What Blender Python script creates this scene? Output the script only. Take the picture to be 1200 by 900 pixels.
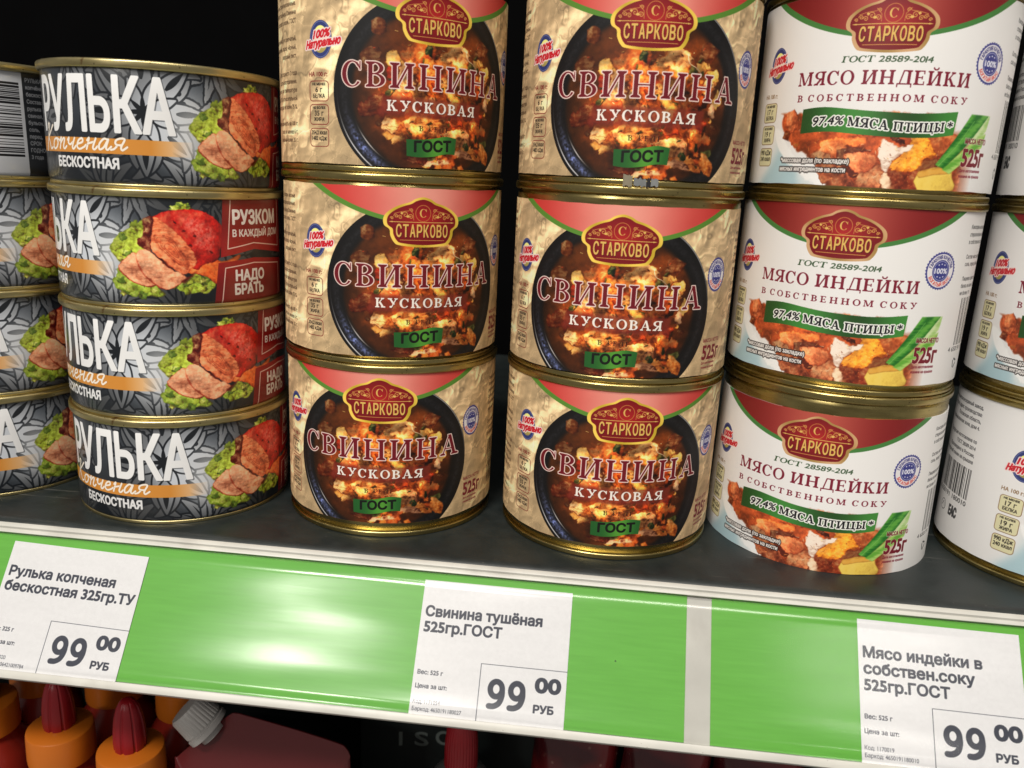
import bpy, bmesh, math, random
import numpy as np
from mathutils import Vector, Matrix

S = bpy.context.scene
COL = S.collection
PI = math.pi
for o in list(bpy.data.objects):
    bpy.data.objects.remove(o)

# ------------------------------------------------------------------ camera
YAW, PITCH, ROLL, FPX = 0.0882, 0.2518, 0.0500, 951.9
fw = Vector((-math.sin(YAW)*math.cos(PITCH), math.cos(YAW)*math.cos(PITCH), -math.sin(PITCH)))
rt = fw.cross(Vector((0, 0, 1))).normalized()
up = rt.cross(fw)
r2 = math.cos(ROLL)*rt + math.sin(ROLL)*up
u2 = -math.sin(ROLL)*rt + math.cos(ROLL)*up
cam_data = bpy.data.cameras.new("camera")
cam = bpy.data.objects.new("camera", cam_data)
COL.objects.link(cam)
m = Matrix((r2, u2, -fw)).transposed().to_4x4()
m.translation = Vector((0, -0.3026, 0.162))
cam.matrix_world = m
cam_data.sensor_width = 36
cam_data.lens = FPX/1200*36
cam_data.clip_start = 0.02
cam_data.clip_end = 50
cam_data.dof.use_dof = True
cam_data.dof.focus_distance = 0.37
cam_data.dof.aperture_fstop = 14
S.camera = cam

# ------------------------------------------------------------------ store light
world = bpy.data.worlds.new("World")
S.world = world
world.use_nodes = True
wb = world.node_tree.nodes["Background"]
wb.inputs[0].default_value = (1.0, 0.97, 0.93, 1)
wb.inputs[1].default_value = 0.20

def area(name, loc, target, sx, sy, power, color):
    l = bpy.data.lights.new(name, 'AREA')
    l.shape = 'RECTANGLE'
    l.size, l.size_y, l.energy, l.color = sx, sy, power, color
    o = bpy.data.objects.new(name, l)
    COL.objects.link(o)
    o.location = loc
    o.rotation_euler = (Vector(target)-Vector(loc)).to_track_quat('-Z', 'Y').to_euler()
    return o
area("ceiling_and_fill_light", (-1.36, -3.60, 2.27), (0, 0, 0), 0.50, 0.24, 36, (1.0, 0.95, 0.88))
area("ceiling_and_fill_light", (-0.75, -2.15, 2.40), (0, 0, 0), 0.90, 0.16, 64, (1.0, 0.95, 0.88))  # fill lamp, added to make up for lost overall brightness
area("ceiling_and_fill_light", (1.45, -2.95, 2.30), (0, 0, 0), 0.7, 0.10, 5, (1.0, 0.95, 0.87))
area("ceiling_and_fill_light", (0.15, -1.25, 2.40), (0, 0.05, 0), 1.5, 0.22, 30, (1.0, 0.94, 0.85))

S.view_settings.view_transform = 'Standard'
S.view_settings.look = 'None'
S.view_settings.exposure = 0.0
S.view_settings.gamma = 1
S.render.engine = 'CYCLES'
S.cycles.max_bounces = 8
S.cycles.transparent_max_bounces = 12
S.cycles.caustics_reflective = False
S.cycles.caustics_refractive = False
S.cycles.sample_clamp_indirect = 4

# ------------------------------------------------------------------ print shop: flat print painted by numpy
def rot90(v): return np.array([-v[1], v[0]])

def winding(polys, x0, y0, W, H, ss=3):
    """coverage of closed polygons (pixel units) on a W x H window, non-zero rule"""
    w, h = W*ss, H*ss
    acc = np.zeros((h, w+1), np.float32)
    A, B = [], []
    for p in polys:
        p = np.asarray(p, float)
        if len(p) < 3: continue
        A.append(p); B.append(np.roll(p, -1, 0))
    if not A: return np.zeros((H, W), np.float32)
    A = (np.concatenate(A)-(x0, y0))*ss
    B = (np.concatenate(B)-(x0, y0))*ss
    sg = np.where(B[:, 1] > A[:, 1], 1, -1)
    lo = np.where(sg[:, None] > 0, A, B)
    hi = np.where(sg[:, None] > 0, B, A)
    r0 = np.clip(np.ceil(lo[:, 1]-.5), 0, h).astype(int)
    r1 = np.clip(np.ceil(hi[:, 1]-.5), 0, h).astype(int)
    n = r1-r0
    k = n > 0
    lo, hi, sg, r0, n = lo[k], hi[k], sg[k], r0[k], n[k]
    if len(n) == 0: return np.zeros((H, W), np.float32)
    idx = np.repeat(np.arange(len(n)), n)
    rows = np.arange(n.sum())-np.repeat(np.cumsum(n)-n, n)+r0[idx]
    t = (rows+.5-lo[idx, 1])/(hi[idx, 1]-lo[idx, 1])
    xs = lo[idx, 0]+t*(hi[idx, 0]-lo[idx, 0])
    c = np.clip(np.ceil(xs-.5), 0, w).astype(int)
    np.add.at(acc, (rows, c), sg[idx])
    cov = (np.abs(np.cumsum(acc, 1)[:, :w]) > .5).astype(np.float32)
    return cov.reshape(H, ss, W, ss).mean((1, 3))

def fbm(h, w, cell, octv, seed, ax=1.0, gain=.5):
    rg = np.random.default_rng(seed)
    out = np.zeros((h, w), np.float32); amp = 1.; tot = 0
    for o in range(octv):
        cx = max(cell*ax/2**o, 1.); cy = max(cell/2**o, 1.)
        gw, gh = int(w/cx)+3, int(h/cy)+3
        g = rg.random((gh, gw)).astype(np.float32)
        x = np.arange(w)/cx; y = np.arange(h)/cy
        xi = x.astype(int); yi = y.astype(int)
        fx = x-xi; fy = (y-yi)[:, None]
        fx = fx*fx*(3-2*fx); fy = fy*fy*(3-2*fy)
        g00 = g[yi][:, xi]; g01 = g[yi][:, xi+1]; g10 = g[yi+1][:, xi]; g11 = g[yi+1][:, xi+1]
        out += amp*((g00*(1-fx)+g01*fx)*(1-fy)+(g10*(1-fx)+g11*fx)*fy)
        tot += amp; amp *= gain
    return out/tot

def strokes(lines, w, closed=False):
    """polylines -> polygons of a round pen of width w (w may be a per-point list)"""
    out = []
    th = np.linspace(0, 2*PI, 11)[:-1]
    circ = np.stack([np.cos(th), np.sin(th)], 1)
    for l in lines:
        l = np.asarray(l, float)
        ws = np.full(len(l), w/2.) if np.isscalar(w) else np.asarray(w)/2.
        if closed:
            l = np.vstack([l, l[:1]]); ws = np.append(ws, ws[0])
        for i in range(len(l)):
            out.append(l[i]+circ*ws[i])
            if i+1 < len(l):
                d = l[i+1]-l[i]; n = np.hypot(*d)
                if n < 1e-9: continue
                q = np.array([d[1], -d[0]])/n
                out.append(np.array([l[i]+q*ws[i], l[i+1]+q*ws[i+1], l[i+1]-q*ws[i+1], l[i]-q*ws[i]]))
    return out

def smooth(pts, n=8, closed=False):
    p = [np.array(q, float) for q in pts]
    N = len(p); out = []
    for i in range(N if closed else N-1):
        g = (lambda k: p[k % N]) if closed else (lambda k: p[min(max(k, 0), N-1)])
        a, b, c, d = g(i-1), g(i), g(i+1), g(i+2)
        for t in np.linspace(0, 1, n, endpoint=False):
            out.append(.5*((2*b)+(-a+c)*t+(2*a-5*b+4*c-d)*t*t+(-a+3*b-3*c+d)*t**3))
    if not closed: out.append(p[-1])
    return np.array(out)

def ell(cx, cy, rx, ry, rot=0, n=64, a0=0, a1=2*PI):
    full = abs(a1-a0-2*PI) < 1e-6
    t = np.linspace(a0, a1, n, endpoint=not full)
    x, y = rx*np.cos(t), ry*np.sin(t)
    c, s = math.cos(rot), math.sin(rot)
    return np.stack([cx+x*c-y*s, cy+x*s+y*c], 1)

def rrect(x0, y0, x1, y1, r):
    p = []
    for cx, cy, a in ((x1-r, y1-r, 0), (x0+r, y1-r, 90), (x0+r, y0+r, 180), (x1-r, y0+r, 270)):
        for k in range(5):
            t = math.radians(a+k*22.5); p.append((cx+r*math.cos(t), cy+r*math.sin(t)))
    return np.array(p)

class Canvas:
    """x in [x0, x0+wmm], y up in [0, hmm] (mm); rgb is display sRGB"""
    def __init__(s, x0, wmm, hmm, pp, color):
        s.x0, s.pp = x0, pp
        s.W, s.H = int(wmm*pp), int(hmm*pp)
        s.a = np.empty((s.H, s.W, 3), np.float32)
        s.a[:] = np.array(color)/255.
    def px(s, polys): return [(np.asarray(p, float)-(s.x0, 0))*s.pp for p in polys]
    def box(s, pp_):
        q = np.concatenate(pp_)
        x0 = int(max(0, math.floor(q[:, 0].min())-1)); x1 = int(min(s.W, math.ceil(q[:, 0].max())+2))
        y0 = int(max(0, math.floor(q[:, 1].min())-1)); y1 = int(min(s.H, math.ceil(q[:, 1].max())+2))
        return x0, y0, x1, y1
    def mask(s, polys, pad=0):
        if not polys: return None
        pp_ = s.px(polys); x0, y0, x1, y1 = s.box(pp_)
        p_ = int(pad); x0, y0, x1, y1 = max(0, x0-p_), max(0, y0-p_), min(s.W, x1+p_), min(s.H, y1+p_)
        if x1 <= x0 or y1 <= y0: return None
        return x0, y0, x1, y1, winding(pp_, x0, y0, x1-x0, y1-y0)
    def fill(s, polys, color, alpha=1., fn=None, soft=0):
        if isinstance(polys, np.ndarray) and polys.ndim == 2: polys = [polys]
        r = s.mask(polys, soft*2.6*s.pp)
        if r is None: return
        x0, y0, x1, y1, m = r
        if soft: 
            m = blur(m, soft*s.pp)
        if fn is not None:
            yy, xx = np.mgrid[y0:y1, x0:x1]
            c = fn(xx/s.pp+s.x0, yy/s.pp, s.a[y0:y1, x0:x1])
            if isinstance(c, tuple): c, k = c; m = m*k
            c = c/255. if c.max() > 3 else c
        else: c = np.array(color)/255.
        m = (m*alpha)[..., None]
        s.a[y0:y1, x0:x1] = s.a[y0:y1, x0:x1]*(1-m)+c*m
    def line(s, pts, w, color, alpha=1., closed=False):
        s.fill(strokes([pts], w, closed), color, alpha)
    def image(s, name):
        im = bpy.data.images.new(name, s.W, s.H, alpha=False)
        b = np.ones((s.H, s.W, 4), np.float32)
        b[..., :3] = np.clip(s.a, 0, 1)
        im.pixels.foreach_set(b.ravel())
        im.update(); im.pack()
        return im

def blur(m, r):
    r = int(max(1, r))
    for ax in (0, 1):
        for _ in range(2):
            pad = [(0, 0), (0, 0)]; pad[ax] = (r, r)
            c = np.cumsum(np.pad(m, pad, mode='edge'), ax, dtype=np.float64)
            z = np.zeros_like(np.take(c, [0], ax))
            c = np.concatenate([z, c], ax)
            n = m.shape[ax]; k = 2*r+1
            if ax == 0: m = ((c[k:k+n]-c[:n])/k).astype(np.float32)
            else: m = ((c[:, k:k+n]-c[:, :n])/k).astype(np.float32)
    return m

# ---- lettering
_cache = {}
def _raw(text):
    """outline loops of the built-in font"""
    cu = bpy.data.curves.new("t", 'FONT'); cu.body = text
    cu.dimensions = '2D'; cu.fill_mode = 'NONE'; cu.size = 1.; cu.resolution_u = 4
    ob = bpy.data.objects.new("t", cu); COL.objects.link(ob)
    dg = bpy.context.evaluated_depsgraph_get(); dg.update()
    me = ob.evaluated_get(dg).to_mesh()
    V = np.array([v.co[:2] for v in me.vertices]); nxt = {}
    for e in me.edges: nxt.setdefault(e.vertices[0], []).append(e.vertices[1])
    polys = []; seen = set()
    for st in list(nxt):
        if st in seen: continue
        c = [st]; seen.add(st); k = st
        while True:
            q = [j for j in nxt.get(k, []) if j not in seen]
            if not q: break
            k = q[0]; seen.add(k); c.append(k)
        if len(c) > 2: polys.append(V[c])
    ob.to_mesh_clear(); bpy.data.objects.remove(ob); bpy.data.curves.remove(cu)
    return polys
_area = lambda p: np.sum(p[:, 0]*np.roll(p[:, 1], -1)-np.roll(p[:, 0], -1)*p[:, 1])
_xmax = lambda ps: max(p[:, 0].max() for p in ps)
_n = _raw("Н")
CAP, NW = max(p[:, 1].max() for p in _n), _xmax(_n)
_gl = {}
def _glyph(ch):
    if ch not in _gl:
        ps = [] if ch == ' ' else _raw(ch)
        if ps:
            big = max(ps, key=lambda p: abs(_area(p)))
            if _area(big) < 0: ps = [p[::-1] for p in ps]
        adv = .28 if ch == ' ' else _xmax(_raw(ch+"Н"))-NW
        _gl[ch] = ([p/CAP for p in ps], adv/CAP)
    return _gl[ch]
def sans(text):
    """text polygons of cap height 1 starting at x = 0; returns (polys, width)"""
    if text in _cache: return _cache[text]
    x, out = 0., []
    for ch in text:
        ps, adv = _glyph(ch); out += [p+(x, 0) for p in ps]; x += adv
    x0 = min(p[:, 0].min() for p in out)
    out = [p-(x0, 0) for p in out]
    _cache[text] = (out, _xmax(out))
    return _cache[text]

# high contrast serif face, cap height 1, drawn from stems, bowls and serifs
TH, TN, SF = .172, .050, .10
def _rect(x0, y0, x1, y1): return np.array([(x0, y0), (x1, y0), (x1, y1), (x0, y1)])
def _serif(x0, x1, y, d):            # slab with small brackets; d = +1 foot, -1 head
    t = TN*1.15
    return [_ccw(np.array([(x0-SF, y), (x1+SF, y), (x1+SF, y+d*t), (x1+.02, y+d*(t+.05)), (x0-.02, y+d*(t+.05)), (x0-SF, y+d*t)]))]
def _ccw(p):
    a = np.sum(p[:, 0]*np.roll(p[:, 1], -1)-np.roll(p[:, 0], -1)*p[:, 1])
    return p if a > 0 else p[::-1]
def _stem(x, w=TH, y0=0, y1=1, f=True, h=True):
    o = [_rect(x, y0, x+w, y1)]
    if f: o += _serif(x, x+w, y0, 1)
    if h: o += _serif(x, x+w, y1, -1)
    return o
def _diag(xa, ya, xb, yb, w): return [_ccw(np.array([(xa, ya), (xa+w, ya), (xb+w, yb), (xb, yb)]))]
def _bowl(x, y0, y1, wd, w=TH):      # D-shaped bowl right of x
    cy, r = (y0+y1)/2, (y1-y0)/2
    t = np.linspace(-PI/2, PI/2, 20)
    hx = wd*.35
    out = np.stack([x+hx+(wd-hx)*np.cos(t), cy+r*np.sin(t)], 1)
    inn = np.stack([x+hx+(wd-hx-w)*np.cos(t), cy+(r-TN)*np.sin(t)], 1)
    p = np.vstack([[(x, y0)], out, [(x, y1)], [(x, y1-TN)], inn[::-1], [(x, y0+TN)]])
    return [_ccw(p)]
def _ring(cx, rx, w=TH):
    a = ell(cx, .5, rx, .52, n=40)
    b = ell(cx, .5, rx-w, .52-TN, rot=0, n=40)[::-1]
    return [a, b]
def _c():
    t = np.linspace(math.radians(42), math.radians(322), 40)
    out = np.stack([.43+.43*np.cos(t), .5+.52*np.sin(t)], 1)
    inn = np.stack([.46+.27*np.cos(t), .5+(.52-TN)*np.sin(t)], 1)
    return [_ccw(np.vstack([out, inn[::-1]])), _rect(.755, .66, .80, 1.0), _ccw(np.array([(.60, .90), (.80, .66), (.80, .72), (.66, .97)]))], .86
def _A(w=.95):
    o = _diag(.10, 0, .44, 1, TN*1.2)+_diag(.70, 0, .40, 1.02, TH)
    return o+[_rect(.22, .30, .74, .30+TN)]+_serif(.10, .16, 0, 1)+_serif(.70, .90, 0, 1), 1.0
def _G(ch):
    if ch == 'С': return _c()
    if ch == 'А': return _A()
    if ch == 'В': return _stem(.1)+_bowl(.1, .50, 1, .62)+_bowl(.1, 0, .50+TN, .68), .82
    if ch == 'Б': return _stem(.1)+_bowl(.1, 0, .56, .66)+[_rect(.1, 1-TN, .68, 1), _rect(.63, .78, .68, 1)], .80
    if ch == 'И': return _stem(.1)+_stem(.72)+_diag(.26, .08, .70, .92, TN*1.6), 1.04
    if ch == 'Й': return _G('И')[0]+strokes([ell(.51, 1.24, .16, .13, a0=PI, a1=2*PI, n=12)], .07), 1.04
    if ch == 'Н': return _stem(.1)+_stem(.72)+[_rect(.2, .47, .8, .47+TN*1.1)], 1.04
    if ch == 'П': return _stem(.1)+_stem(.72)+[_rect(.2, 1-TN*1.2, .8, 1)], 1.04
    if ch == 'Ы': return _stem(.1, f=True)+_bowl(.1, 0, .54, .58)+_stem(.84), 1.15
    if ch == 'К': return _stem(.1)+_diag(.30, .46, .64, .97, TN*1.5)+_diag(.64, .03, .34, .55, TH)+_serif(.62, .72, 1, -1)+_serif(.64, .84, 0, 1), .96
    if ch == 'У': return _diag(.48, .36, .10, 1, TH)+_diag(.30, .02, .76, 1, TN*1.5)+_serif(.10, .28, 1, -1)+_serif(.72, .82, 1, -1)+[ell(.27, .08, .10, .09, n=14)], .90
    if ch == 'О': return _ring(.47, .47)[:1]+_ring(.47, .47)[1:], .94
    if ch == 'Я': return [_ccw((p*(-1, 1)+(.62, 0))) for p in _bowl(0, .44, 1, .60)]+_stem(.58)+_diag(.08, 0, .46, .50, TH*.9)+_serif(.08, .2, 0, 1), .86
    if ch == 'М': return _stem(.08, TN*1.2)+_stem(.92)+_diag(.44, .05, .10, 1, TH*.95)+_diag(.52, .05, .92, 1, TN*1.3), 1.24
    if ch == 'Д': return _stem(.70, h=True, f=False)+_diag(.16, .04, .38, 1, TN*1.3)+[_rect(.38, 1-TN*1.2, .8, 1), _rect(.02, 0, 1.0, TN*1.3), _rect(.02, -.2, .02+TN, .05), _rect(1.-TN, -.2, 1., .05)], 1.0
    if ch == 'Ц': return _stem(.1)+_stem(.72)+[_rect(.2, 0, 1.05, TN*1.2), _rect(1.-TN/2, -.2, 1.05, .05)], 1.08
    if ch == 'Е': return _stem(.1)+[_rect(.1, 0, .70, TN), _rect(.1, 1-TN, .68, 1), _rect(.2, .49, .56, .49+TN), _rect(.66, 0, .71, .24), _rect(.64, .78, .69, 1), _rect(.53, .40, .57, .62)], .80
    if ch == 'Т': return _stem(.33, h=False)+[_rect(.02, 1-TN, .84, 1), _rect(.02, .76, .065, 1), _rect(.795, .76, .84, 1)], .86
    if ch == 'Г': return _stem(.1)+[_rect(.1, 1-TN, .68, 1), _rect(.635, .74, .68, 1)], .72
    if ch == 'Ж': return _stem(.44)+_diag(.02, 0, .40, .52, TH*.7)+_diag(.90, 0, .52, .52, TH*.7)+_diag(.06, 1, .44, .5, TN)+_diag(.94, 1, .56, .5, TN), 1.1
    if ch == 'Л': return _stem(.66)+_diag(.10, .02, .36, 1, TN*1.3)+[_rect(.36, 1-TN*1.2, .8, 1), ell(.12, .07, .09, .08, n=12)], .98
    p, w = sans(ch)
    return [q*(1, 1) for q in p], w
def serif(text, track=.10):
    x = 0; out = []
    for ch in text:
        if ch == ' ': x += .42; continue
        if ch in ',.': x += .02
        p, w = _G(ch)
        out += [np.asarray(q)+(x, 0) for q in p]
        x += w+track
    return out, x-track

def put(tp, x0, x1, y, h, y1=None, shear=0., arc=None, gap=0):
    """fit text polygons between x0 and x1 with baseline y (to y1) and cap height h"""
    polys, w = tp; out = []
    for p in polys:
        X = p[:, 0]/w; Y = p[:, 1]*h
        yb = y+(0 if y1 is None else (y1-y)*X)
        if arc is not None: yb = yb+arc*(1-(2*X-1)**2)
        out.append(np.stack([x0+X*(x1-x0)+Y*shear, yb+Y], 1))
    return out
def ring_text(tp, cx, cy, r, h, a0, a1, inside=False):
    polys, w = tp; out = []
    for p in polys:
        t = np.radians(a0+(a1-a0)*p[:, 0]/w)
        rr = r+p[:, 1]*h*(-1 if inside else 1)
        out.append(np.stack([cx+rr*np.cos(t), cy+rr*np.sin(t)], 1))
    return out
def bold(polys, w): return polys+strokes(polys, w, closed=True)

def grade(cv, region, seed, hf=.5, lf=.5, gain=(1, 1, 1)):
    # photographic grain and soft tonal variety on the coloured parts of a printed picture
    x0, y0, x1, y1 = [int(v) for v in ((region[0]-cv.x0)*cv.pp, region[1]*cv.pp, (region[2]-cv.x0)*cv.pp, region[3]*cv.pp)]
    x0, y0, x1, y1 = max(0, x0), max(0, y0), min(cv.W, x1), min(cv.H, y1)
    s = cv.a[y0:y1, x0:x1]; h, w = s.shape[:2]
    sat = np.clip((s.max(2)-s.min(2)-.16)*4, 0, 1)[..., None]
    k = (1+(fbm(h, w, .9*cv.pp, 3, seed)-.5)*hf+(fbm(h, w, 5*cv.pp, 3, seed+1)-.5)*lf*2)[..., None]
    t = np.clip(s*np.array(gain)*k, 0, 1)
    t = np.clip(t+(t-.45)*.25*t*2*(1-t), 0, 1)
    cv.a[y0:y1, x0:x1] = s*(1-sat)+t*sat

# ---- painted food
class Tex:
    def __init__(s, cv, seed):
        h, w, p = cv.H, cv.W, cv.pp
        s.f = fbm(h, w, 2.2*p, 4, seed)-.5
        s.g = fbm(h, w, .8*p, 3, seed+1)-.5
        s.s = fbm(h, w, .7*p, 3, seed+2, ax=5)-.5
def chunk(cv, tx, pts, color, contrast=1., wob=.5, edge=.5, soft=.25, streak=0., light=.35, smoothn=5, lo=None):
    """irregular piece of food: wobbled outline, mottled body, bright upper left, dark rim"""
    p = smooth(pts, smoothn, True)
    rg = np.random.default_rng(abs(hash((round(float(p[0][0]), 1), round(float(p[0][1]), 1), len(pts)))) % 99999)
    ctr = p.mean(0); R = np.hypot(*(p-ctr).T).mean()
    n = len(p); t = np.arange(n)/n*2*PI
    wv = sum(rg.normal()*np.sin(k*t+rg.random()*6.3)/k**.7 for k in range(3, 14))*wob*.12
    p = ctr+(p-ctr)*(1+wv[:, None]*min(1, 2.5/R))
    r = cv.mask([p], soft*1.2*cv.pp)
    if r is None: return
    x0, y0, x1, y1, m = r
    inner = blur(m, max(1, edge*cv.pp))
    depth = np.clip((inner-.5)*2, 0, 1)
    ms = blur(m, max(1, soft*cv.pp*.5))
    yy, xx = np.mgrid[y0:y1, x0:x1]
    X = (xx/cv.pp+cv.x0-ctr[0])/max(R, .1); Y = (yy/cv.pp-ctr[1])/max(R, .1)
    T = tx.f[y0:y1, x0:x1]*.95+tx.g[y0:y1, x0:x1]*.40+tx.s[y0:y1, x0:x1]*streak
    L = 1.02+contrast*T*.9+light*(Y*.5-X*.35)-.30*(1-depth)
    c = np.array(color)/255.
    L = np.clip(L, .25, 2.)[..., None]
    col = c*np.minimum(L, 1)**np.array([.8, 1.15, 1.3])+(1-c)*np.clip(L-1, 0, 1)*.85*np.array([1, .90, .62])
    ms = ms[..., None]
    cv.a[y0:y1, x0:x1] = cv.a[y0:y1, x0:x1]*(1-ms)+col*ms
def blob(cv, tx, x, y, rx, ry, color, **k):
    rg = np.random.default_rng(int(abs(x*131+y*977+rx*53)*10) % 99991)
    e = ell(0, 0, rx, ry, n=9)*(.72+.5*rg.random(9))[:, None]
    a = rg.uniform(-.5, .5); c, s = math.cos(a), math.sin(a)
    chunk(cv, tx, np.stack([x+e[:, 0]*c-e[:, 1]*s, y+e[:, 0]*s+e[:, 1]*c], 1), color, smoothn=2 if rg.random() < .6 else 4, **k)
def liquify(cv, amp, cell, seed, region, oval=None):
    x0, y0, x1, y1 = [int(v) for v in ((region[0]-cv.x0)*cv.pp, region[1]*cv.pp, (region[2]-cv.x0)*cv.pp, region[3]*cv.pp)]
    y0, x0 = max(0, y0), max(0, x0); y1, x1 = min(cv.H, y1), min(cv.W, x1)
    h, w = y1-y0, x1-x0
    yy, xx = np.mgrid[0:h, 0:w].astype(np.float32)
    win = np.clip(np.minimum.reduce([yy+(6 if y0 == 0 else 0)*cv.pp, h-1-yy+(6 if y1 == cv.H else 0)*cv.pp, xx, w-1-xx])/(3.*cv.pp), 0, 1)
    dx = (fbm(h, w, cell*cv.pp, 3, seed)-.5)*2*amp*cv.pp*win
    dy = (fbm(h, w, cell*cv.pp, 3, seed+1)-.5)*2*amp*cv.pp*win
    X = np.clip(xx+dx, 0, w-1.01); Y = np.clip(yy+dy, 0, h-1.01)
    xi, yi = X.astype(int), Y.astype(int); fx, fy = (X-xi)[..., None], (Y-yi)[..., None]
    src = cv.a[y0:y1, x0:x1].copy()
    if oval is not None:
        ox, oy, orx, ory = oval
        q = np.hypot(((xx+x0)/cv.pp+cv.x0-ox)/orx, ((yy+y0)/cv.pp-oy)/ory)
        k = np.clip((1-q)/.12, 0, 1); dx *= k; dy *= k
        X = np.clip(xx+dx, 0, w-1.01); Y = np.clip(yy+dy, 0, h-1.01)
        xi, yi = X.astype(int), Y.astype(int); fx, fy = (X-xi)[..., None], (Y-yi)[..., None]
    cv.a[y0:y1, x0:x1] = (src[yi, xi]*(1-fx)+src[yi, xi+1]*fx)*(1-fy)+(src[yi+1, xi]*(1-fx)+src[yi+1, xi+1]*fx)*fy
# ================================================================== shared marks of the labels
_half = [(3.2, 9.5), (5.6, 8.1), (9.2, 7.0), (12.8, 5.3), (15.6, 3.0), (16.5, .7), (16.0, -1.5), (13.9, -3.1), (13.5, -5.6), (12.0, -8.3), (9.6, -9.5)]
LOGO = [(-x, y) for x, y in _half[::-1]]+[(0, 10.3)]+_half+[(0, -10.2)]
def logo(cv, cx, cy, rim=(252, 214, 62)):
    L = np.array(LOGO)
    P = lambda k: smooth(L*k+(cx, cy), 5, True)
    def gold(X, Y, a):
        t = .5+.5*np.sin((X-cx)*.35+(Y-cy)*.22+1.2)
        return np.array(rim)*(0.80+.2*t)[..., None]+np.array((0, 0, 30))*t[..., None]
    cv.fill([P(1.0)], None, fn=gold)
    def red(X, Y, a):
        d = np.clip(np.hypot((X-cx)/13, (Y-cy-1)/8), 0, 1)[..., None]
        return np.array((178, 34, 34))*(1-d)+np.array((122, 16, 24))*d
    cv.fill([P(.905)], None, fn=red)
    g = (226, 184, 96)
    t = [(-c[0], c[1]) for c in []]
    # central medallion with its letter, scrolls at both sides
    cv.line(ell(cx, cy+3.7, 3.2, 3.3), .28, (196, 120, 60), closed=True)
    cv.fill(put(serif("С"), cx-1.5, cx+1.6, cy+2.1, 3.4), g)
    for s_ in (-1, 1):
        for bx, by, rr in ((5.2, 2.2, 1.15), (7.5, 3.0, 1.35), (9.6, 1.9, 1.0), (11.3, 2.4, .9), (12.9, 1.5, .7), (5.0, 4.8, .8)):
            sp = [(cx+s_*(bx+rr*(1-k/16)*math.cos(k*.62)), cy+by+rr*(1-k/16)*math.sin(k*.62)) for k in range(15)]
            cv.line(sp, .26, (214, 160, 80))
        cv.fill(ell(cx+s_*6.4, cy+2.3, .7, .5, n=10), g); cv.fill(ell(cx+s_*8.9, cy+3.6, .55, .45, n=10), g)
        cv.line([(cx+s_*4, cy+.9), (cx+s_*4.2, cy+3.5), (cx+s_*6, cy+5.5)], .22, (204, 140, 70))
        cv.line([(cx+s_*6, cy+4.6), (cx+s_*9, cy+4.2), (cx+s_*12, cy+3.4)], .22, (204, 140, 70))
        cv.fill(np.array([(cx+s_*12.6, cy+.35), (cx+s_*14.4, cy+.05), (cx+s_*12.6, cy-.25)]), g)
    cv.line([(cx-13.4, cy+.05), (cx+13.4, cy+.05)], .26, g)
    tp = []
    for i, ch in enumerate("СТАРКОВО"):
        xa = cx-11.4+i*2.86
        tp += bold(put(sans(ch), xa+.3, xa+2.4, cy-6.0, 5.1), .26)
    cv.fill([p+(.22, -.22) for p in tp], (70, 8, 12))
    cv.fill(tp, g)
    cv.line([(cx-9.5, cy-7.3), (cx+9.5, cy-7.3)], .24, (214, 160, 80))

def badge(cv, cx, cy):
    cv.fill(ell(cx, cy, 5.5, 7.1), (52, 62, 120))
    cv.fill(ell(cx, cy, 3.7, 5.1), None, fn=lambda X, Y, a: np.array((236, 214, 120))*(1-.3*np.clip((cy-Y)/5, -1, 1))[..., None])
    cv.line(ell(cx, cy, 5.0, 6.6), .2, (120, 130, 180), closed=True)
    for txt, x0, x1, y, y1, h in (("100%", cx-3.6, cx+4.2, cy+.2, cy+1.2, 3.0), ("Натурально", cx-7.6, cx+9.0, cy-3.6, cy-1.6, 3.0)):
        t = put(sans(txt), x0, x1, y, h, y1=y1, shear=.25)
        cv.fill(strokes(t, 1.3, closed=True), (246, 224, 220))
        cv.fill(bold(t, .42), (206, 30, 44))

def seal(cv, cx, cy, r=7.2, sx=1.0):
    Z = lambda P: [np.stack([cx+(p[:, 0]-cx)*sx, p[:, 1]], 1) for p in P]
    star = np.array([(cx+(r+(.0 if k % 2 else .5))*math.cos(k*PI/36), cy+(r+(.0 if k % 2 else .5))*math.sin(k*PI/36)) for k in range(72)])
    cv.fill(Z([star]), (58, 60, 138))
    cv.fill(Z([ell(cx, cy, r-.55, r-.55)]), (238, 234, 236))
    cv.fill(Z([ell(cx, cy, r*.60, r*.60)]), (54, 58, 134))
    cv.line(Z([ell(cx, cy, r*.52, r*.52)])[0], .18, (200, 200, 230), closed=True)
    cv.fill(Z(bold(ring_text(sans("ГАРАНТИЯ КАЧЕСТВА"), cx, cy, r*.66, r*.2, 168, 12), .14)), (50, 50, 120))
    cv.fill(Z(bold(ring_text(sans("БОГАТЫЙ ВКУС"), cx, cy, r*.86, r*.2, 206, 334, inside=True), .14)), (216, 70, 60))
    cv.fill(Z(bold(put(sans("100%"), cx-3.2, cx+3.2, cy-1.05, 2.1), .2)), (240, 240, 250))
    for k in (-1, 0, 1):
        for q in (-1, 1):
            cv.fill(Z([ell(cx+k*1.5, cy+q*(2.7-.35*abs(k)), .3, .3, n=8)]), (240, 240, 250))

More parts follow.
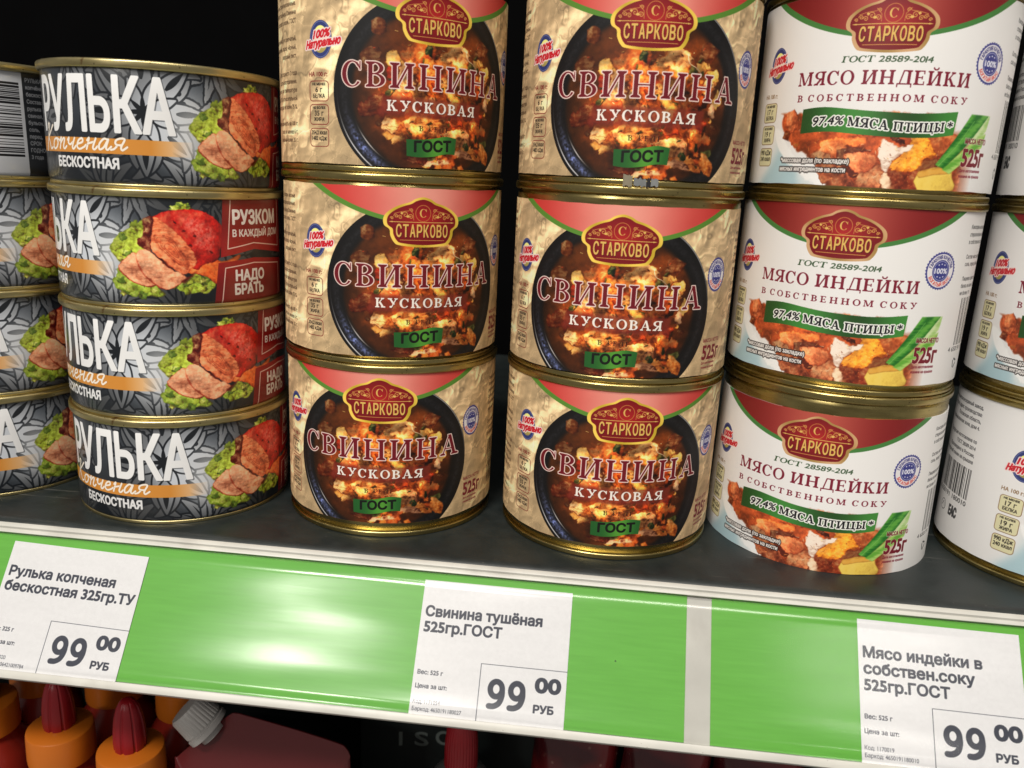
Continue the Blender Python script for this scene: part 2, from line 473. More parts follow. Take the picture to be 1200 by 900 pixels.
def boxes(cv, x0, tops, rows, line, fillc=None, ink=(40, 34, 30), head=None):
    w = 9.6
    if head: cv.fill(bold(put(sans("НА 100 г:"), x0-.3, x0+w-.6, head, 1.7), .15), line)
    for (ytop, h), rr in zip(tops, rows):
        P = rrect(x0, ytop-h, x0+w, ytop, 1.4)
        if fillc: cv.fill(P, fillc)
        cv.line(P, .32, line, closed=True)
        y = ytop-.7
        for txt, hh, wd in rr:
            y -= hh
            cv.fill(bold(put(sans(txt), x0+w/2-wd/2, x0+w/2+wd/2, y, hh), .12), ink)
            y -= .62

def smalltext(cv, x0, x1, ytop, lines, h, lead, ink, weight=.1, seed=0, right=False):
    rg = random.Random(seed)
    y = ytop
    for l in lines:
        if l:
            tp = sans(l); w = min(tp[1]*h*.86, x1-x0)
            a = x1-w if right else x0
            cv.fill(bold(put(tp, a, a+w, y-h, h), weight), ink, .85)
        y -= lead

def barcode(cv, x0, x1, y0, y1, seed, ink=(20, 20, 22), vertical=True):
    rg = random.Random(seed); x = x0 if vertical else y0; end = x1 if vertical else y1
    while x < end:
        w = rg.choice((.33, .33, .66, .99)); g = rg.choice((.33, .33, .66, .99))
        if vertical: cv.fill(_rect(x, y0, min(x+w, end), y1), ink)
        else: cv.fill(_rect(x0, x, x1, min(x+w, end)), ink)
        x += w+g

PB = [(-8.8, 42.9, 5.0, 3.9, (190, 105, 50)), (-3.1, 44.6, 1.8, 2.2, (28, 45, 20)), (7.9, 43.1, 8.3, 5.2, (214, 128, 58)), (-17.0, 40.3, 3.7, 2.8, (232, 180, 92)), (-12.2, 33.6, 3.9, 5.3, (238, 205, 150)), (-17.6, 34.4, 2.0, 3.4, (190, 50, 25)), (-5.1, 29.8, 2.7, 2.0, (60, 22, 10)), (-1.5, 29.2, 3.7, 2.3, (210, 110, 42)), (7.3, 29.4, 5.3, 2.2, (240, 180, 88)), (18.2, 29.8, 4.8, 1.8, (226, 112, 48)), (25.1, 38.7, 3.3, 3.4, (226, 168, 84)), (28.4, 30.1, 2.4, 3.8, (238, 190, 100)), (-3.2, 16.9, 10.2, 4.8, (238, 160, 98)), (-16.1, 14.0, 5.9, 5.4, (170, 98, 46)), (12.5, 11.9, 6.2, 5.7, (226, 160, 112)), (21.2, 15.2, 3.1, 5.7, (222, 112, 46)), (19.1, 6.9, 6.1, 3.1, (230, 138, 60)), (5.9, 3.7, 6.7, 2.0, (216, 104, 48)), (15.5, 9.6, 1.7, 1.7, (30, 52, 22)), (-18.1, 28.4, 3.0, 2.2, (40, 45, 18)), (21.9, 13.3, 1.1, 0.8, (40, 70, 30)), (-24.0, 23.1, 6.6, 5.1, (105, 38, 15)), (-3.9, 37.9, 3.5, 2.7, (226, 150, 74)), (3.2, 36.7, 3.8, 2.4, (200, 84, 38)), (13.8, 37.2, 4.0, 3.0, (226, 150, 72)), (3.5, 33.1, 3.5, 2.3, (236, 186, 110)), (-7.4, 25.1, 3.6, 1.8, (196, 74, 34)), (8.2, 19.0, 4.5, 2.7, (210, 90, 44)), (4.5, 20.6, 3.2, 1.7, (240, 190, 130)), (-6.8, 4.0, 5.5, 2.2, (96, 34, 16)), (-23.0, 52.2, 3.2, 3.6, (110, 52, 22)), (23.0, 21.1, 2.0, 2.4, (180, 60, 28)), (16.2, 22.0, 3.2, 1.6, (40, 30, 18)), (26.8, 6.2, 2.8, 4.7, (196, 110, 44)), (-26.4, 39.3, 4.5, 5.5, (96, 46, 20)), (22.1, 47.9, 4.9, 4.4, (104, 50, 24)), (-15.8, 10.3, 2.5, 1.8, (240, 190, 110)), (-18.9, 11.7, 1.7, 1.5, (236, 170, 80))]
TP = {'carrot_a' : ([(-20.5, 16.5), (-4.0, 19.3), (-5.1, 14.9), (-6.2, 14.2), (-8.9, 16.7), (-11.1, 14.5), (-13.2, 12.3), (-18.0, 13.3)], (228, 120, 62)) ,
'bulb' : ([(-19.3, 15.5), (-12.1, 17.4), (-9.1, 13.6), (-11.1, 10.2), (-16.2, 10.5), (-20.0, 12.9)], (206, 112, 66)) ,
'wedge' : ([(-24.0, 10.2), (-20.8, 13.4), (-12.9, 9.9), (-7.2, 4.1), (-4.3, 0.3), (-14.7, -0.5), (-19.4, 4.2)], (150, 84, 56)) ,
'dark1' : ([(-13.4, 13.5), (-6.4, 15.3), (-0.5, 14.3), (-6.0, 12.9), (-10.0, 11.0), (-6.4, 7.3), (-3.8, 5.3), (-7.2, 4.1), (-11.5, 8.9)], (84, 30, 16)) ,
'brown' : ([(-4.4, 4.9), (2.5, 8.7), (3.7, 5.8), (4.2, 0.4), (-3.0, -0.7)], (172, 108, 74)) ,
'pink' : ([(-10.0, 11.0), (-6.1, 13.2), (-0.4, 13.4), (1.9, 11.0), (0.5, 7.2), (-3.9, 5.6), (-6.4, 7.3)], (228, 128, 84)) ,
'crumb' : ([(5.1, 6.0), (17.0, 7.6), (18.6, 0.8), (7.1, -0.4)], (108, 42, 20)) ,
'bone' : ([(3.9, 4.6), (5.1, 6.0), (7.1, 3.3), (7.8, 0.3), (5.1, -0.1)], (240, 190, 160)) ,
'orange' : ([(6.8, 9.9), (10.6, 13.9), (14.1, 20.2), (19.7, 19.4), (23.5, 13.7), (19.3, 11.4), (16.1, 6.6), (7.3, 6.3)], (236, 142, 46)) ,
'white' : ([(1.5, 15.8), (3.5, 17.9), (5.8, 17.0), (8.6, 16.4), (14.6, 16.7), (11.7, 13.7), (9.1, 12.6), (6.8, 9.9), (5.2, 5.4), (3.1, 8.2)], (243, 205, 188)) ,
'br2' : ([(19.6, 20.0), (30.0, 21.1), (31.7, 18.8), (26.6, 12.7), (23.5, 13.7)], (138, 70, 38)) ,
'br3' : ([(16.6, 10.3), (26.7, 12.1), (29.8, 8.6), (17.7, 6.8)], (104, 52, 26)) ,
'cheese' : ([(17.7, 6.8), (29.7, 9.1), (32.3, 5.0), (33.8, 0.2), (18.3, -0.4)], (244, 208, 92)) ,
'cheesetop' : ([(17.7, 6.8), (24.9, 8.5), (29.7, 9.1), (31.4, 6.7), (23.6, 5.8), (18.2, 4.4)], (230, 170, 70)) ,
'leaf1' : ([(24.9, 10.9), (29.3, 16.9), (34.0, 28.7), (39.9, 30.0), (47.2, 29.6), (47.7, 24.8), (37.3, 18.1), (29.5, 9.2)], (70, 150, 48)) ,
'leaf2' : ([(28.6, 8.5), (37.5, 17.0), (49.0, 23.1), (50.6, 15.4), (40.1, 11.0), (31.6, 7.5)], (128, 190, 80)) ,
'leaf3' : ([(26.9, 11.5), (31.5, 17.0), (36.8, 26.6), (40.1, 29.2), (37.7, 22.3), (31.9, 14.8)], (150, 205, 110)) ,
'bowl' : ([(-35.1, 28.9), (-39.5, 27.1), (-39.5, 22.2), (-32.5, 15.4), (-25.6, 11.0), (-12.8, 1.1), (-7.7, -3.5), (37.8, -2.6), (54.5, -0.4), (44.2, 11.4), (35.5, 32.9)], (140, 62, 34)) ,
'cloth' : ([(-61.5, 13.6), (-41.9, 13.6), (-31.3, 8.7), (-20.0, 0.8), (-13.2, -4.6), (-48.5, -12.1), (-67.1, -5.1)], (176, 210, 220)) ,
'rimw' : ([(-44.3, 21.4), (-39.5, 12.9), (-27.5, 4.9), (-13.2, -4.6), (-8.8, -3.7), (-20.7, 5.2), (-34.0, 14.0), (-40.2, 21.0)], (250, 250, 248)) ,}
HP = {'let1' : ([(18.2, 25.2), (21.5, 30.9), (28.5, 35.7), (32.8, 36.4), (36.1, 30.4), (31.5, 23.6), (24.7, 20.5), (20.6, 18.6)], (150, 180, 52)) ,
'let2' : ([(17.8, 12.7), (21.6, 16.4), (33.5, 12.3), (38.5, 6.6), (30.4, 5.2), (22.0, 6.1)], (132, 168, 46)) ,
'let3' : ([(42.9, 10.1), (47.3, 12.4), (51.8, 14.3), (56.2, 12.7), (59.3, 10.2), (57.1, 7.1), (47.1, 7.0)], (138, 176, 48)) ,
'let4' : ([(44.0, 42.3), (46.2, 44.0), (48.8, 42.9), (49.2, 41.0), (44.5, 40.9)], (90, 110, 40)) ,
'bonea' : ([(47.5, 15.8), (52.0, 18.6), (58.9, 20.8), (64.3, 20.0), (71.8, 22.7), (71.0, 20.3), (62.8, 13.6), (60.2, 10.2), (55.1, 13.9)], (222, 104, 46)) ,
'ham' : ([(31.8, 37.4), (36.1, 38.7), (40.3, 40.8), (48.7, 41.9), (55.2, 41.5), (60.8, 38.0), (64.0, 34.0), (63.0, 25.9), (61.3, 20.7), (55.3, 18.9), (50.8, 16.9), (44.7, 25.0), (34.9, 35.9)], (188, 36, 28)) ,
'bark' : ([(28.6, 28.5), (31.4, 31.4), (32.0, 36.9), (36.0, 38.1), (34.2, 24.8), (39.7, 19.8), (39.1, 18.5), (34.1, 22.5), (30.6, 26.3)], (92, 20, 14)) ,
'face' : ([(36.0, 38.1), (40.1, 36.1), (44.1, 32.8), (48.6, 27.8), (52.1, 21.0), (49.7, 17.0), (46.9, 14.4), (42.7, 17.0), (38.2, 20.9), (31.8, 28.6), (32.9, 33.1)], (222, 118, 76)) ,
'muscle' : ([(36.1, 31.0), (39.8, 31.1), (43.4, 28.9), (46.8, 23.8), (49.2, 18.7), (47.5, 17.0), (42.9, 20.4), (38.4, 24.9), (36.0, 28.2)], (190, 92, 56)) ,
's1' : ([(20.9, 18.0), (24.9, 22.2), (28.2, 23.4), (31.8, 20.2), (35.5, 10.3), (28.0, 10.7), (22.1, 14.7)], (240, 146, 108)) ,
's2' : ([(28.2, 22.9), (33.2, 24.7), (40.2, 18.1), (47.1, 14.1), (45.7, 11.5), (40.2, 8.4), (35.5, 10.3), (30.5, 15.6)], (236, 140, 98)) ,
'shade' : ([(39.3, 20.9), (44.2, 14.1), (47.4, 13.5), (51.8, 15.8), (49.5, 12.9), (46.2, 11.2), (41.1, 15.8)], (120, 34, 20)) ,}
GREEN = (92, 140, 52)
CIRC = 2*PI*49.7
PP = 8

# ================================================================== stewed pork label (crumpled kraft print, dark bowl)
def pork_label():
    cv = Canvas(-CIRC/2, CIRC, 71, PP, (205, 172, 124))
    H, W = cv.H, cv.W
    big = fbm(H, W, 16*PP, 3, 5)
    wx = (fbm(H, W, 9*PP, 3, 6)-.5)*9*PP
    yy, xx = np.mgrid[0:H, 0:W]
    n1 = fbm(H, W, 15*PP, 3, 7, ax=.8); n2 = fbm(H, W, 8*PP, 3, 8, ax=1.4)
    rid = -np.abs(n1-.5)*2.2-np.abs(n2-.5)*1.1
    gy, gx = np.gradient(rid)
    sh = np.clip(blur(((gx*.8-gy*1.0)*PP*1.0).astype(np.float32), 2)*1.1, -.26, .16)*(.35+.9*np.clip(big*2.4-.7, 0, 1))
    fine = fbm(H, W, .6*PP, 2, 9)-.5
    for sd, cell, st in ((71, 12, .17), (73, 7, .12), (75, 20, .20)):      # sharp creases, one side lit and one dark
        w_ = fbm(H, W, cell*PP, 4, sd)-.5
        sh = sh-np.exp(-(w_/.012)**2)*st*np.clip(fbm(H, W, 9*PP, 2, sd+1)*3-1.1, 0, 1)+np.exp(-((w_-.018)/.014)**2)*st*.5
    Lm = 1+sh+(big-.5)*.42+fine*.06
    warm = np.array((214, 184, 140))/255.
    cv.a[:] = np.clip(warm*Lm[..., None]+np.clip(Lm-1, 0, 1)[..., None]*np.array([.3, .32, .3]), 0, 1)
    cx, cy, rx, ry = 0.4, 28.4, 41.8, 38.2
    # the bowl
    cv.fill(ell(cx, cy, rx, ry, n=120), (20, 19, 20))
    def rim(X, Y, a):
        q = np.hypot((X-cx)/rx, (Y-cy)/ry); ang = np.degrees(np.arctan2(Y-cy, X-cx)) % 360
        band = np.exp(-((q-.895)/.035)**2)
        k = np.exp(-((ang-218)/16)**2)
        c = np.array((20, 19, 20))[None, None]+band[..., None]*(np.array((10, 10, 11))+k[..., None]*np.array((62, 72, 112)))*(1+2.6*(tx.g[:Y.shape[0], :Y.shape[1]])[..., None])
        c = c+np.exp(-((q-.965)/.006)**2)[..., None]*k[..., None]**.6*220
        c = c+(np.exp(-((q-.83)/.006)**2)*np.exp(-((ang-216)/9)**2))[..., None]*220
        c = c+(np.exp(-((q-.99)/.005)**2)*np.exp(-((ang-40)/34)**2))[..., None]*150
        return c.astype(np.float32)
    tx = Tex(cv, 21)
    cv.fill(ell(cx, cy, rx*.998, ry*.998, n=120), None, fn=rim)
    def broth(X, Y, a):
        q = np.hypot((X-cx)/(rx*.8), (Y-cy)/(ry*.82))
        n = fbm(X.shape[0], X.shape[1], 7*PP, 5, 31)
        up_ = np.clip((Y-40)/22, 0, 1)
        L = (np.clip(1.1-q, 0, 1)*.70+.26+.55*np.clip(up_, 0, 1)*np.clip(1.25-q, 0, 1))*(.35+1.3*n)
        c = np.array((186, 92, 36))*np.clip(L, .08, 1.2)[..., None]
        return c.astype(np.float32)
    cv.fill(ell(cx-.3, cy, rx*.80, ry*.82, n=120), None, fn=broth, soft=.8)
    rg = np.random.default_rng(4)
    pal = [(226, 140, 58), (196, 88, 34), (236, 184, 96), (120, 46, 18), (170, 70, 30), (214, 118, 50), (60, 26, 12), (70, 74, 30)]
    def scatter(n, smin, smax, sd, xr=27, yr=27, cxx=3., cyy=24.):
        r_ = np.random.default_rng(sd)
        for _ in range(n):
            a_, rr = r_.random()*2*PI, r_.random()**.6
            x, y = cxx+xr*rr*math.cos(a_), cyy+yr*rr*math.sin(a_)
            if ((x-cx)/(rx*.78))**2+((y-cy)/(ry*.8))**2 > 1: continue
            s0 = smin+(smax-smin)*r_.random()
            blob(cv, tx, x, y, s0, s0*(.55+.6*r_.random()), pal[r_.integers(len(pal))], wob=1.1, contrast=1.2, edge=.3)
    scatter(110, 1.0, 3.4, 11, xr=24, cxx=6)
    for x, y, a_, b_, c in PB:
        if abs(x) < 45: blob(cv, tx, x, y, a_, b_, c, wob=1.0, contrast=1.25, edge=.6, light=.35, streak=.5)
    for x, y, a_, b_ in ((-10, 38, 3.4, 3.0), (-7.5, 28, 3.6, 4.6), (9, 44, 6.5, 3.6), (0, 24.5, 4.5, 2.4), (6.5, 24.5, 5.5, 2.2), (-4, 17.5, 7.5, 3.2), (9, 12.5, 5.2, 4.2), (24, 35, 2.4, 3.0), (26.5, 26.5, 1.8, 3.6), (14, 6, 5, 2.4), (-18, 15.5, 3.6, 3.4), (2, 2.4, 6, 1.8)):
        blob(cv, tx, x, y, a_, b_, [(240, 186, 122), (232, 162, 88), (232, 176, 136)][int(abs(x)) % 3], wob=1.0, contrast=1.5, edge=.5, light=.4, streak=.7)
    scatter(90, .3, 1.2, 12)
    liquify(cv, 1.5, 4.0, 91, (cx-36, 0, cx+36, 66), (cx, cy, rx*.8, ry*.82)); liquify(cv, .55, 1.3, 93, (cx-36, 0, cx+36, 66), (cx, cy, rx*.8, ry*.82))
    for _ in range(110):      # glints and herb flecks
        x, y = rg.normal(4, 13), rg.normal(24, 12)
        if ((x-cx)/(rx*.74))**2+((y-cy)/(ry*.76))**2 > 1 or y < 1: continue
        c = [(255, 236, 190), (250, 206, 120), (44, 66, 24), (210, 60, 26)][rg.integers(4)]
        l = .3+rg.random()*.9; a_ = rg.random()*PI
        cv.line([(x, y), (x+l*math.cos(a_), y+l*math.sin(a_))], .25, c, .75)
    cv.line(smooth([(14, 46.5), (15, 43.5), (18, 42), (20.5, 39.8)], 6), .3, (240, 232, 214), .9)
    yy_, xx_ = np.mgrid[0:H, 0:W]
    q_ = np.clip(1.15-np.hypot((xx_/PP-CIRC/2-cx-3)/(rx*.74), (yy_/PP-cy+2)/(ry*.78)), 0, 1)[..., None]
    hf = (tx.g*.35+(fbm(H, W, .45*PP, 2, 77)-.5)*.28)[..., None]
    lo_ = np.clip(fbm(H, W, 5*PP, 3, 79)*2.4-.52, .38, 1.2)[..., None]
    sm = np.clip(cv.a*np.array([1.46, 1.22, .98])*lo_*(1+hf)-.015, 0, 1)
    cv.a[:] = cv.a*(1-np.clip(q_*1.6, 0, 1))+sm*np.clip(q_*1.6, 0, 1)
    # red top field with green border
    X = np.linspace(-62, 62, 60)
    arcl = np.stack([X, 56.2+.0062*X**2], 1)
    keep = arcl[arcl[:, 1] < 72]
    cv.fill(np.vstack([keep, [(keep[-1][0], 75), (keep[0][0], 75)]]), GREEN)
    k2 = keep+(0, 1.7)
    k2 = k2*np.array([.965, 1])
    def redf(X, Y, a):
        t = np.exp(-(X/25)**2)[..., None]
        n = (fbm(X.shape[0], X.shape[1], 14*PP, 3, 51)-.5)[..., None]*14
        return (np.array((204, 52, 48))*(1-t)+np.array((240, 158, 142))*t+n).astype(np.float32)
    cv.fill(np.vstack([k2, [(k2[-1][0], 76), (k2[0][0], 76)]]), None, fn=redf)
    logo(cv, 0, 57.2)
    # lettering
    tp = put(serif("СВИНИНА", .16), -37.6, 37.6, 30.0, 9.4, y1=30.4)
    cv.fill(strokes(tp, .85, closed=True), (240, 214, 204))
    cv.fill(tp, (112, 20, 32))
    cv.fill(np.array([(-23, 19.8), (22.5, 19.6), (23.4, 26.9), (-21, 26.9)]), (126, 44, 34), .72, soft=.5)
    cv.fill([p+(.2, -.2) for p in put(serif("КУСКОВАЯ", .22), -19.4, 19.6, 21.6, 3.9)], (60, 16, 14))
    cv.fill(bold(put(serif("КУСКОВАЯ", .22), -19.4, 19.6, 21.6, 3.9), .16), (248, 240, 230))
    cv.fill(put(serif("В ЖЕЛЕ", .3), -6.4, 6.6, 14.4, 2.0), (52, 20, 12))
    top = smooth([(-11.6, 11.0), (-5, 11.2), (0, 11.9), (5, 12.9), (10.2, 12.4)], 6)
    bot = smooth([(9.6, 5.9), (5, 5.9), (0, 4.8), (-6, 4.2), (-11.4, 4.6)], 6)
    cv.fill(np.vstack([top, bot]), None, fn=lambda X, Y, a: (np.array((34, 92, 40))*(1-np.exp(-((X-1)/5)**2))[..., None]+np.array((84, 152, 52))*np.exp(-((X-1)/5)**2)[..., None]).astype(np.float32))
    cv.fill(bold(put(sans("ГОСТ"), -8.2, 7.6, 6.3, 4.1, y1=7.2), .5), (16, 20, 14))
    badge(cv, -47.6, 47.4)
    boxes(cv, -53.4, ((31.8, 7.6), (22.8, 7.6), (13.6, 7.0)),
          ((("НЕ МЕНЕЕ", .9, 6.5), ("6 г", 2.0, 3.4), ("БЕЛКА", 1.5, 6)), (("НЕ БОЛЕЕ", .9, 6.5), ("35 г", 2.0, 4.6), ("ЖИРА", 1.5, 5.4)), (("1354,4 кДж", 1.4, 8), ("", .4, 1), ("305,7 ккал", 1.4, 8))) if False else
          ((("НЕ МЕНЕЕ", .9, 6.5), ("6 г", 2.0, 3.4), ("БЕЛКА", 1.5, 6)), (("НЕ БОЛЕЕ", .9, 6.5), ("35 г", 2.0, 4.6), ("ЖИРА", 1.5, 5.4)), (("354,2 ккал", 1.6, 8), ("1482 кДж", 1.6, 7.6))),
          (128, 44, 40), None, head=33.6)
    seal(cv, 46.2, 44.3, 6.9, .82)
    red = (124, 30, 44)
    cv.fill(bold(put(sans("МАССА НЕТТО"), 42, 54, 15.6, 1.5), .1), red)
    cv.fill(bold(put(sans("525г"), 42, 54.6, 8.2, 6.2), .5), red)
    smalltext(cv, 42, 54, 7.0, ["Дата изготовления", "указана на крышке"], .9, 1.9, red)
    ink = (70, 50, 36)
    T1 = ["Консервы мясные", "кусковые стерилизованные.", "Мясо тушёное. Свинина", "кусковая в желе. ГОСТ", "", "Состав: свинина, лук репчатый,", "соль поваренная, перец чёрный,", "лавровый лист.", "", "Срок годности 3 года", "с даты изготовления.", "Хранить при температуре", "от 0 до 20 °С и относительной", "влажности воздуха не более 75 %.", "", "Пищевая ценность на 100 г:", "белка не менее 6 г,", "жира не более 35 г."]
    smalltext(cv, -104, -62, 66, T1, 1.7, 3.3, ink, .14, right=True)
    smalltext(cv, 62, 104, 62, ["Перед употреблением разогреть.", "Возможна незначительная", "деформация банки."]+T1[5:12], 1.5, 3.1, ink, .12)
    barcode(cv, 64, 74, 8, 30, 3)
    return cv.image("stewed_pork_print")

# ================================================================== turkey label (white)
def turkey_label():
    cv = Canvas(-CIRC/2, CIRC, 71.3, PP, (240, 238, 236))
    tx = Tex(cv, 61)
    # picture band
    cv.fill(smooth([(-52, -2), (-47, 6), (-43.5, 13), (-41, 20), (-36, 13), (-24, 3), (-18, -4)], 5, True), (196, 220, 226), .5, soft=1.8)
    cv.fill(smooth([(-50, -2), (-44, 7), (-39, 14), (-34, 9), (-28, -2)], 5, True), (140, 186, 200), .5, soft=1.5)
    cv.fill(smooth(TP['rimw'][0], 5, True), (250, 250, 248), soft=.3)
    B = np.array(TP['bowl'][0])
    def bw(X, Y, a):
        n = fbm(X.shape[0], X.shape[1], 5*PP, 4, 64); fade = np.clip((42-X)/9, 0, 1)*np.clip((28.6-Y)/1.2, 0, 1)*(1-np.clip((X-27)/3, 0, 1)*np.clip((Y-20)/3, 0, 1))
        return (np.array((188, 92, 52))*(.35+1.0*n)[..., None]).astype(np.float32), fade
    cv.fill(smooth(B, 6, True), None, fn=bw, soft=.3)
    rg = np.random.default_rng(8)
    for _ in range(34):
        x, y = -38+rg.random()*76, 1+rg.random()*27
        if y < -.95*(x+38)+20 or (x > 28): continue
        blob(cv, tx, x, y, .6+rg.random()*2.2, .5+rg.random()*1.6, [(150, 66, 34), (110, 42, 20), (206, 118, 60), (230, 160, 90), (84, 30, 16)][rg.integers(5)], wob=1.2, contrast=1.3, edge=.3)
    chunk(cv, tx, [(-38, 28), (-33, 29), (-31, 24), (-33, 20), (-37, 23)], (196, 108, 70), contrast=1.1, wob=1)
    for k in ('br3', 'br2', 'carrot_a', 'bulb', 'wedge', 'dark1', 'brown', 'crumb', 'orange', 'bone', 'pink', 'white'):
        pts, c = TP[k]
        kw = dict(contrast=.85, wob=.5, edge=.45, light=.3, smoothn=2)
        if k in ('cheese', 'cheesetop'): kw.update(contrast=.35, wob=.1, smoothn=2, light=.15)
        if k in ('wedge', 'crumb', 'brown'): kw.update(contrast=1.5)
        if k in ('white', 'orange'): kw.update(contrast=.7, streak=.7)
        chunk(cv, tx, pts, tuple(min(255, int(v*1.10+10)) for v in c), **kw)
    for _ in range(130):
        x, y = rg.uniform(-34, 28), rg.uniform(1, 26)
        if y < -.95*(x+38)+22 or (x > 15 and y < 10): continue
        c = [(255, 232, 200), (250, 190, 110), (120, 40, 20), (90, 30, 14)][rg.integers(4)]
        l = .3+rg.random()*.8; a_ = rg.random()*PI
        cv.line([(x, y), (x+l*math.cos(a_), y+l*math.sin(a_))], .25, c, .6)
    liquify(cv, 1.3, 4.0, 95, (-38, 0, 32, 34)); liquify(cv, .55, 1.2, 97, (-38, 0, 32, 34))
    grade(cv, (-42, 0, 36, 30), 201, .38, .36, (1.06, 1.0, .94))
    for k in ('cheese', 'cheesetop'):
        chunk(cv, tx, TP[k][0], TP[k][1], contrast=.35, wob=.08, smoothn=2, light=.15, edge=.4)
    def stalk(P, c0, c1, ax):
        cv.fill(np.array(P, float), None, fn=lambda X, Y, a: (np.array(c0)+(np.array(c1)-np.array(c0))*np.clip(.5+.5*np.sin((X*ax[0]+Y*ax[1])*1.5)+tx.s[:X.shape[0], :X.shape[1]]*1.6, 0, 1)[..., None]).astype(np.float32), soft=.18)
    stalk([(38, 19), (40.5, 28.9), (47.6, 28.9), (46.6, 23.5), (41, 17)], (168, 208, 122), (214, 232, 176), (.8, -.5))
    stalk([(27, 8), (30.5, 6.4), (38, 12.5), (45.4, 17), (46.8, 22.5), (39.5, 19.2), (32, 12.8)], (104, 172, 60), (176, 214, 112), (.5, -.8))
    stalk([(23.8, 9.6), (27.5, 8.3), (35.6, 16.4), (43.6, 25.6), (46.5, 28.9), (36.5, 28.9), (30.6, 19.6)], (34, 112, 36), (98, 172, 66), (.62, -.62))
    cv.line([(25, 9), (31.5, 16.5), (38.5, 26.5)], .3, (130, 192, 96), .7)
    # red field
    X = np.linspace(-64, 64, 60)
    arcl = np.stack([X, 54.4+.0064*X**2], 1)
    keep = arcl[arcl[:, 1] < 72.5]
    cv.fill(np.vstack([keep, [(keep[-1][0], 75), (keep[0][0], 75)]]), (70, 128, 62))
    k2 = (keep+(0, 1.7))*np.array([.965, 1])
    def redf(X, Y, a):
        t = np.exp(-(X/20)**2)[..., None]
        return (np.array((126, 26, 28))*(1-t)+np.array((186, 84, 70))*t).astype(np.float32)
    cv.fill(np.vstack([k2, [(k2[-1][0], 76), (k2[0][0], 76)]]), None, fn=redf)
    logo(cv, 0, 59.6, (212, 168, 92))
    cv.fill(bold(put(serif("ГОСТ 28589-2014", .08), -16.2, 16.2, 46.2, 2.2, shear=.2), .12), (56, 84, 52))
    mar = (126, 26, 48)
    cv.fill(bold(put(serif("МЯСО ИНДЕЙКИ", .13), -33.4, 32.8, 38.2, 5.0), .16), mar)
    cv.fill(bold(put(serif("В СОБСТВЕННОМ СОКУ", .42), -33, 32.8, 32.1, 2.5), .12), mar)
    top = smooth([(-29.6, 29.2), (-20, 29.9), (-5, 28.6), (10, 28.0), (20, 28.3), (29.9, 29.4)], 6)
    bot = smooth([(29.3, 20.8), (20, 19.4), (8, 19.0), (-5, 19.6), (-18, 20.6), (-29.6, 19.8)], 6)
    cv.fill(np.vstack([top, bot]), None, fn=lambda X, Y, a: (np.array((52, 108, 46))*(1-.28*np.sin(X*.16))[..., None]).astype(np.float32))
    def wavy(P): return [np.stack([p[:, 0], p[:, 1]+.9*np.sin((p[:, 0]+30)*.11)-.5], 1) for p in P]
    t = wavy(put(sans("97,4%"), -24.8, -12.6, 22.9, 3.3, shear=.15)+put(serif("МЯСА ПТИЦЫ", .12), -10.6, 25.0, 22.6, 3.3)+put(sans("*"), 26.2, 28.4, 22.8, 3.3))
    cv.fill(strokes(t, 1.15, closed=True), (246, 246, 240))
    cv.fill(bold(t, .2), (22, 22, 26))
    for y, txt, x1 in ((8.6, "*массовая доля (по закладке)", -8.3), (5.2, "мясных ингредиентов на кости", -9.2)):
        q = put(sans(txt), -38.2, x1, y, 1.9)
        cv.fill(strokes(q, 1.0, closed=True), (40, 34, 34), .85); cv.fill(bold(q, .16), (244, 240, 236))
    seal(cv, 41.8, 47.6, 7.3, 1.0)
    badge(cv, -47, 47.2)
    boxes(cv, -54.4, ((32.4, 7.6), (23.4, 7.6), (14.2, 7.2)),
          ((("НЕ МЕНЕЕ", .9, 6.5), ("17 г", 2.2, 4.6), ("БЕЛКА", 1.5, 6)), (("НЕ БОЛЕЕ", .9, 6.5), ("19 г", 2.2, 4.8), ("ЖИРА", 1.5, 5.4)), (("990 кДж", 2.0, 8), ("240 ккал", 1.8, 7.8))),
          (150, 120, 90), (226, 220, 178), head=34.4)
    red = (120, 28, 44)
    q = bold(put(sans("МАССА НЕТТО"), 35.6, 47.4, 18.2, 1.9), .18); cv.fill(strokes(q, .5, True), (240, 230, 220), .5); cv.fill(q, red)
    q = bold(put(sans("525г"), 35.4, 47.6, 9.8, 6.6), .6); cv.fill(strokes(q, .4, True), (240, 230, 220), .5); cv.fill(q, red)
    smalltext(cv, 35, 47, 8.6, ["Дата изготовления", "указана на крышке"], 1.1, 2.1, red, .14)
    ink = (60, 60, 62)
    T = ["Консервы мясные кусковые", "стерилизованные «Мясо индейки", "в собственном соку». ГОСТ 28589-2014", "", "Состав: мясо индейки бескостное,", "соль, перец чёрный, лавровый лист.", "", "Пищевая ценность 100 г продукта:", "белка не менее 17 г, жира", "не более 19 г.", "", "Энергетическая ценность", "240 ккал / 990 кДж", "Срок годности 3 года.", "Хранить при температуре от 0 °С", "до 20 °С и относительной", "влажности воздуха не более 75 %."]
    smalltext(cv, 57, 92, 66, T[:10], 1.6, 3.0, ink, .14)
    barcode(cv, 60, 80, 16, 36, 5)
    cv.fill(bold(put(sans("4 650191 180010"), 56, 80, 13.4, 2.0), .1), ink)
    for k in range(3):
        a_ = k*2*PI/3+.5
        cv.line([(64.5+2*math.cos(a_), 8+2*math.sin(a_)), (64.5+2*math.cos(a_+1.5), 8+2*math.sin(a_+1.5))], .8, ink)
    smalltext(cv, -112, -71, 67, ["Изготовитель: мясоконсервный завод,", "Россия, адрес производства:", "Псковская область,", "промышленная зона, дом 4.", "", "Продукция изготовлена по", "ГОСТ 28589-2014", "Произведено в России,", "тел. горячей линии на крышке"], 1.7, 3.2, ink, .14, right=True)
